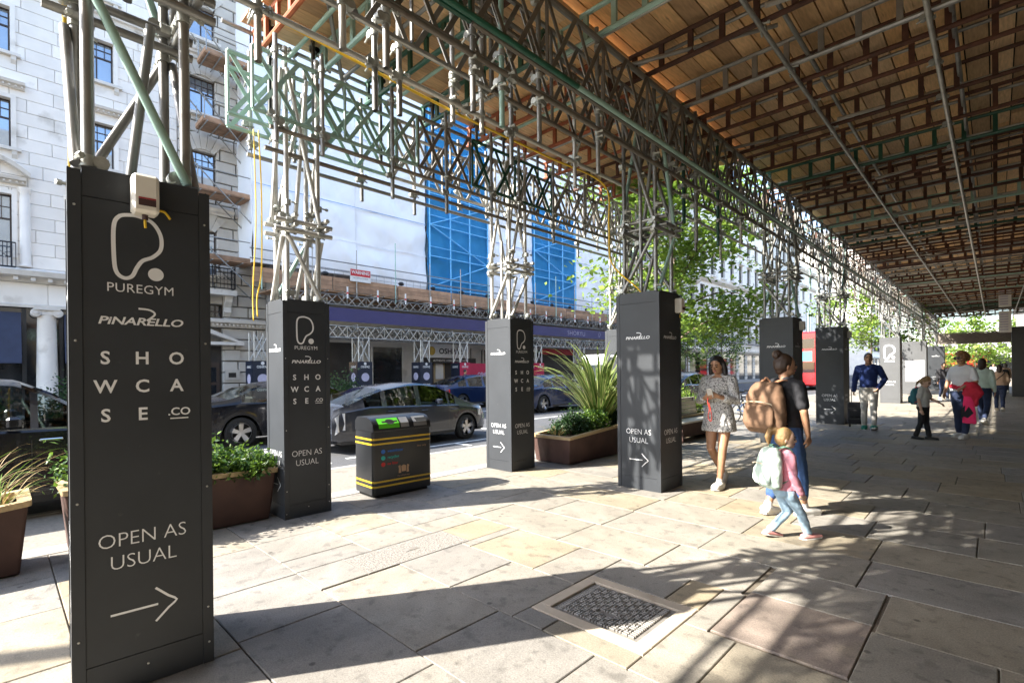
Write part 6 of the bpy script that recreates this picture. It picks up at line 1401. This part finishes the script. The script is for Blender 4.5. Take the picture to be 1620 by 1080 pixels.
# girl and lady with sunglasses
rz=face_dir(.90,-.30); L0=(-1.12,13.95,0); H=1.36
person('girl in a grey t-shirt and black leggings looking down',L0,rz,H,
    {'L':((-.18,.08,1.13),(-.15,.25,1.05),(0,0,-1),.6),'R':((.20,-.02,1.12),(.20,.03,.88),(-1,0,0),.6)},
    {'L':((-.08,.02,.48),(-.08,.08,.09),(-.1,1,0)),'R':((.08,-.03,.48),(.085,-.14,.09),(.15,1,0))},
    skin='skin_fair',top='tee_grey',bottom='legging_black',shoe='shoe_black',hair='pigtail',hmat='hair_blond',head=(R(32),R(-10)),vox=.012,child=.35)
backpack('teal backpack on the girl in the grey t-shirt',at(L0,(0,-.09,1.16),rz,H/1.7),rz,.84,'teal_bag','red_jacket',.44,.30,.18)
rz=face_dir(-.45,-.89); L0=(-.52,14.75,0); H=1.87
person('lady in a white t-shirt and sunglasses with curly auburn hair',L0,rz,H,
    {'L':((-.24,.02,1.11),(-.14,.22,1.02),(0,0,-1),.9),'R':((.235,.02,1.12),(.25,.10,.90),(-1,0,0),.6)},
    {'L':((-.09,.03,.48),(-.085,.10,.09),(-.15,1,0)),'R':((.09,.0,.48),(.09,-.06,.09),(.1,1,0))},
    skin='skin_tan',top='tee_white',bottom='jean_navy',shoe='shoe_white',hair='curly',hmat='hair_auburn',head=(R(0),R(-12)),vox=.011,stout=1.12,glasses=True)
jk=thing('jacket_bundle','bundle of red and hot pink jackets hanging from the lady in sunglasses','jackets',at(L0,(-.02,.02,1.02),rz,H/1.7),rz)
m=MB(); 
for i in range(12): a=2*PI*i/12; m.ball((.19*math.cos(a),.15*math.sin(a),-.01+.02*math.sin(3*a)),(.06,.05,.05),8,6)
fuse(m,'waist_sleeves','red_jacket',jk,.014,4,.03); m=MB(); ringstack(m,[(-.42,.10,.05,.12,-.22),(-.2,.14,.09,.12,-.22),(.0,.15,.12,.1,-.2),(.1,.1,.08,.08,-.18)]); m.ball((-.30,.10,-.12),(.12,.09,.13),10,8); fuse(m,'red_jacket','red_jacket',jk,.014,4,.05)
m=MB(); ringstack(m,[(-.78,.13,.035,.17,-.20),(-.5,.12,.04,.17,-.20),(-.2,.08,.05,.17,-.19)]); fuse(m,'pink_coat','hot_pink',jk,.012,4,.03); m=MB(); m.prism([(-.30,-.55),(-.22,-.42),(-.10,-.62),(-.2,-.66)],.208,.222,'y'); m.prism([(-.15,-.4),(-.07,-.5),(-.08,-.68),(-.14,-.62)],.208,.222,'y'); m.build('black_trim','black_bag',jk)
backpack('floral backpack behind the lady in sunglasses',at(L0,(.0,-.12,1.13),rz,H/1.7),rz,.95,'floral_bag','floral_bag',.42,.30,.17)
# walkers further on
person('dark-haired woman in a pale top walking behind the lady in sunglasses',(-.25,18.5,0),face_dir(.2,.95),1.78,hang,walk(),skin='skin_tan',top='mint_bag',sleeve='long',bottom='jean_navy',hair='bob',hmat='hair_brown',vox=.018,hands=False)
person('woman in a beige jumper and dark trousers walking away',(.10,24.4,0),face_dir(0,1),1.62,{'L':((-.24,-.03,1.12),(-.20,.10,.95),(1,0,0),.5),'R':((.25,-.03,1.12),(.22,.10,1.0),(-1,0,0),.5)},walk(.16,.03),skin='skin_fair',top='beige_knit',sleeve='long',bottom='jean_navy',shoe='shoe_cream',hair='bob',hmat='hair_brown',vox=.016,stout=1.2,hands=False)
bg_=thing('shoulder_bag','thin dark bag strap across the back of the beige jumper','bag',(.10,24.4,0)); MB().path(spline([(-.20,-.13,.95),(-.05,-.17,1.12),(.10,-.14,1.28),(.13,-.02,1.36)],5),.012,6).build('strap','black_bag',bg_); MB().rbox((-.33,-.06,.75),(-.22,.12,.95),.02).build('pouch','black_bag',bg_)
person('man in a khaki jacket walking away near the far crossing',(-.55,40,0),face_dir(0,1),1.85,hang,walk(),skin='skin_fair',top='khaki',sleeve='long',bottom='chino_grey',hair='short',hmat='hair_brown',female=False,vox=.024,hands=False)
person('person in a cream top walking away at the far right',(.42,40.5,0),face_dir(0,1),1.75,hang,walk(),top='beige_knit',sleeve='long',bottom='legging_black',hair='bob',hmat='hair_grey',vox=.024,hands=False)
backpack('black backpack on the person at the far right',(.42,40.38,1.16),0,1.0,'black_bag','black_bag')
person('person in a blue shirt far down the pavement',(-1.6,52,0),face_dir(0,1),1.85,hang,walk(),top='blue_shirt',bottom='jean_navy',hair='short',hmat='hair_brown',female=False,vox=.026,hands=False)
person('person in dark clothes by the farthest tower',(-1.75,31,0),face_dir(.3,-1),1.75,hang,walk(),top='tee_black',sleeve='long',bottom='jean_navy',hair='short',hmat='hair_black',female=False,vox=.02,hands=False)
person('person in a white shirt at the far crossing',(-.1,58,0),face_dir(0,-1),1.8,hang,walk(),top='tee_white',bottom='jean_navy',hair='bob',hmat='hair_brown',vox=.026,hands=False)
person('person in a red top at the far crossing',(-.9,63,0),face_dir(0,1),1.8,hang,walk(),top='red_jacket',bottom='jean_navy',hair='short',hmat='hair_brown',vox=.026,hands=False)
person('courier in a black t-shirt standing by the shop doorway across the road',(-22.2,19.0,0),face_dir(.6,.8),1.72,{'L':((-.2,.05,1.1),(-.12,.25,1.05),(1,0,0),.5),'R':((.2,.05,1.1),(.12,.25,1.05),(-1,0,0),.5)},stand,top='tee_black',bottom='jean_navy',hair='short',hmat='hair_black',female=False,vox=.02,hands=False)
person('person in a pale blue shirt beyond the small blue hatchback',(-22.4,22.4,0),face_dir(.6,-.8),1.6,hang,stand,top='blue_shirt',bottom='jean_navy',hair='short',hmat='hair_grey',female=False,vox=.024,hands=False)
for i,(x,y,c,lb) in enumerate(((-21.8,42.5,'blue_shirt','person in blue on the far pavement, left of the pair'),(-21.8,44.0,'tee_black','person in black on the far pavement under the small trees'),(-21.5,45.3,'jean_navy','person in navy on the far pavement, right of the pair'))): person(lb,(x,y,0),face_dir(1,-.5+i*.4),1.72,hang,stand,top=c,bottom='jean_navy',hair='short',hmat='hair_brown',female=False,vox=.028,hands=False,group='passers-by on the far pavement')
# turn the fused shapes into plain meshes
dg=bpy.context.evaluated_depsgraph_get()
done=[(o,bpy.data.meshes.new_from_object(o.evaluated_get(dg))) for o in TOFUSE]
for o,me in done:
    o.modifiers.clear(); o.data=me; me.name=o.name; me.shade_smooth()
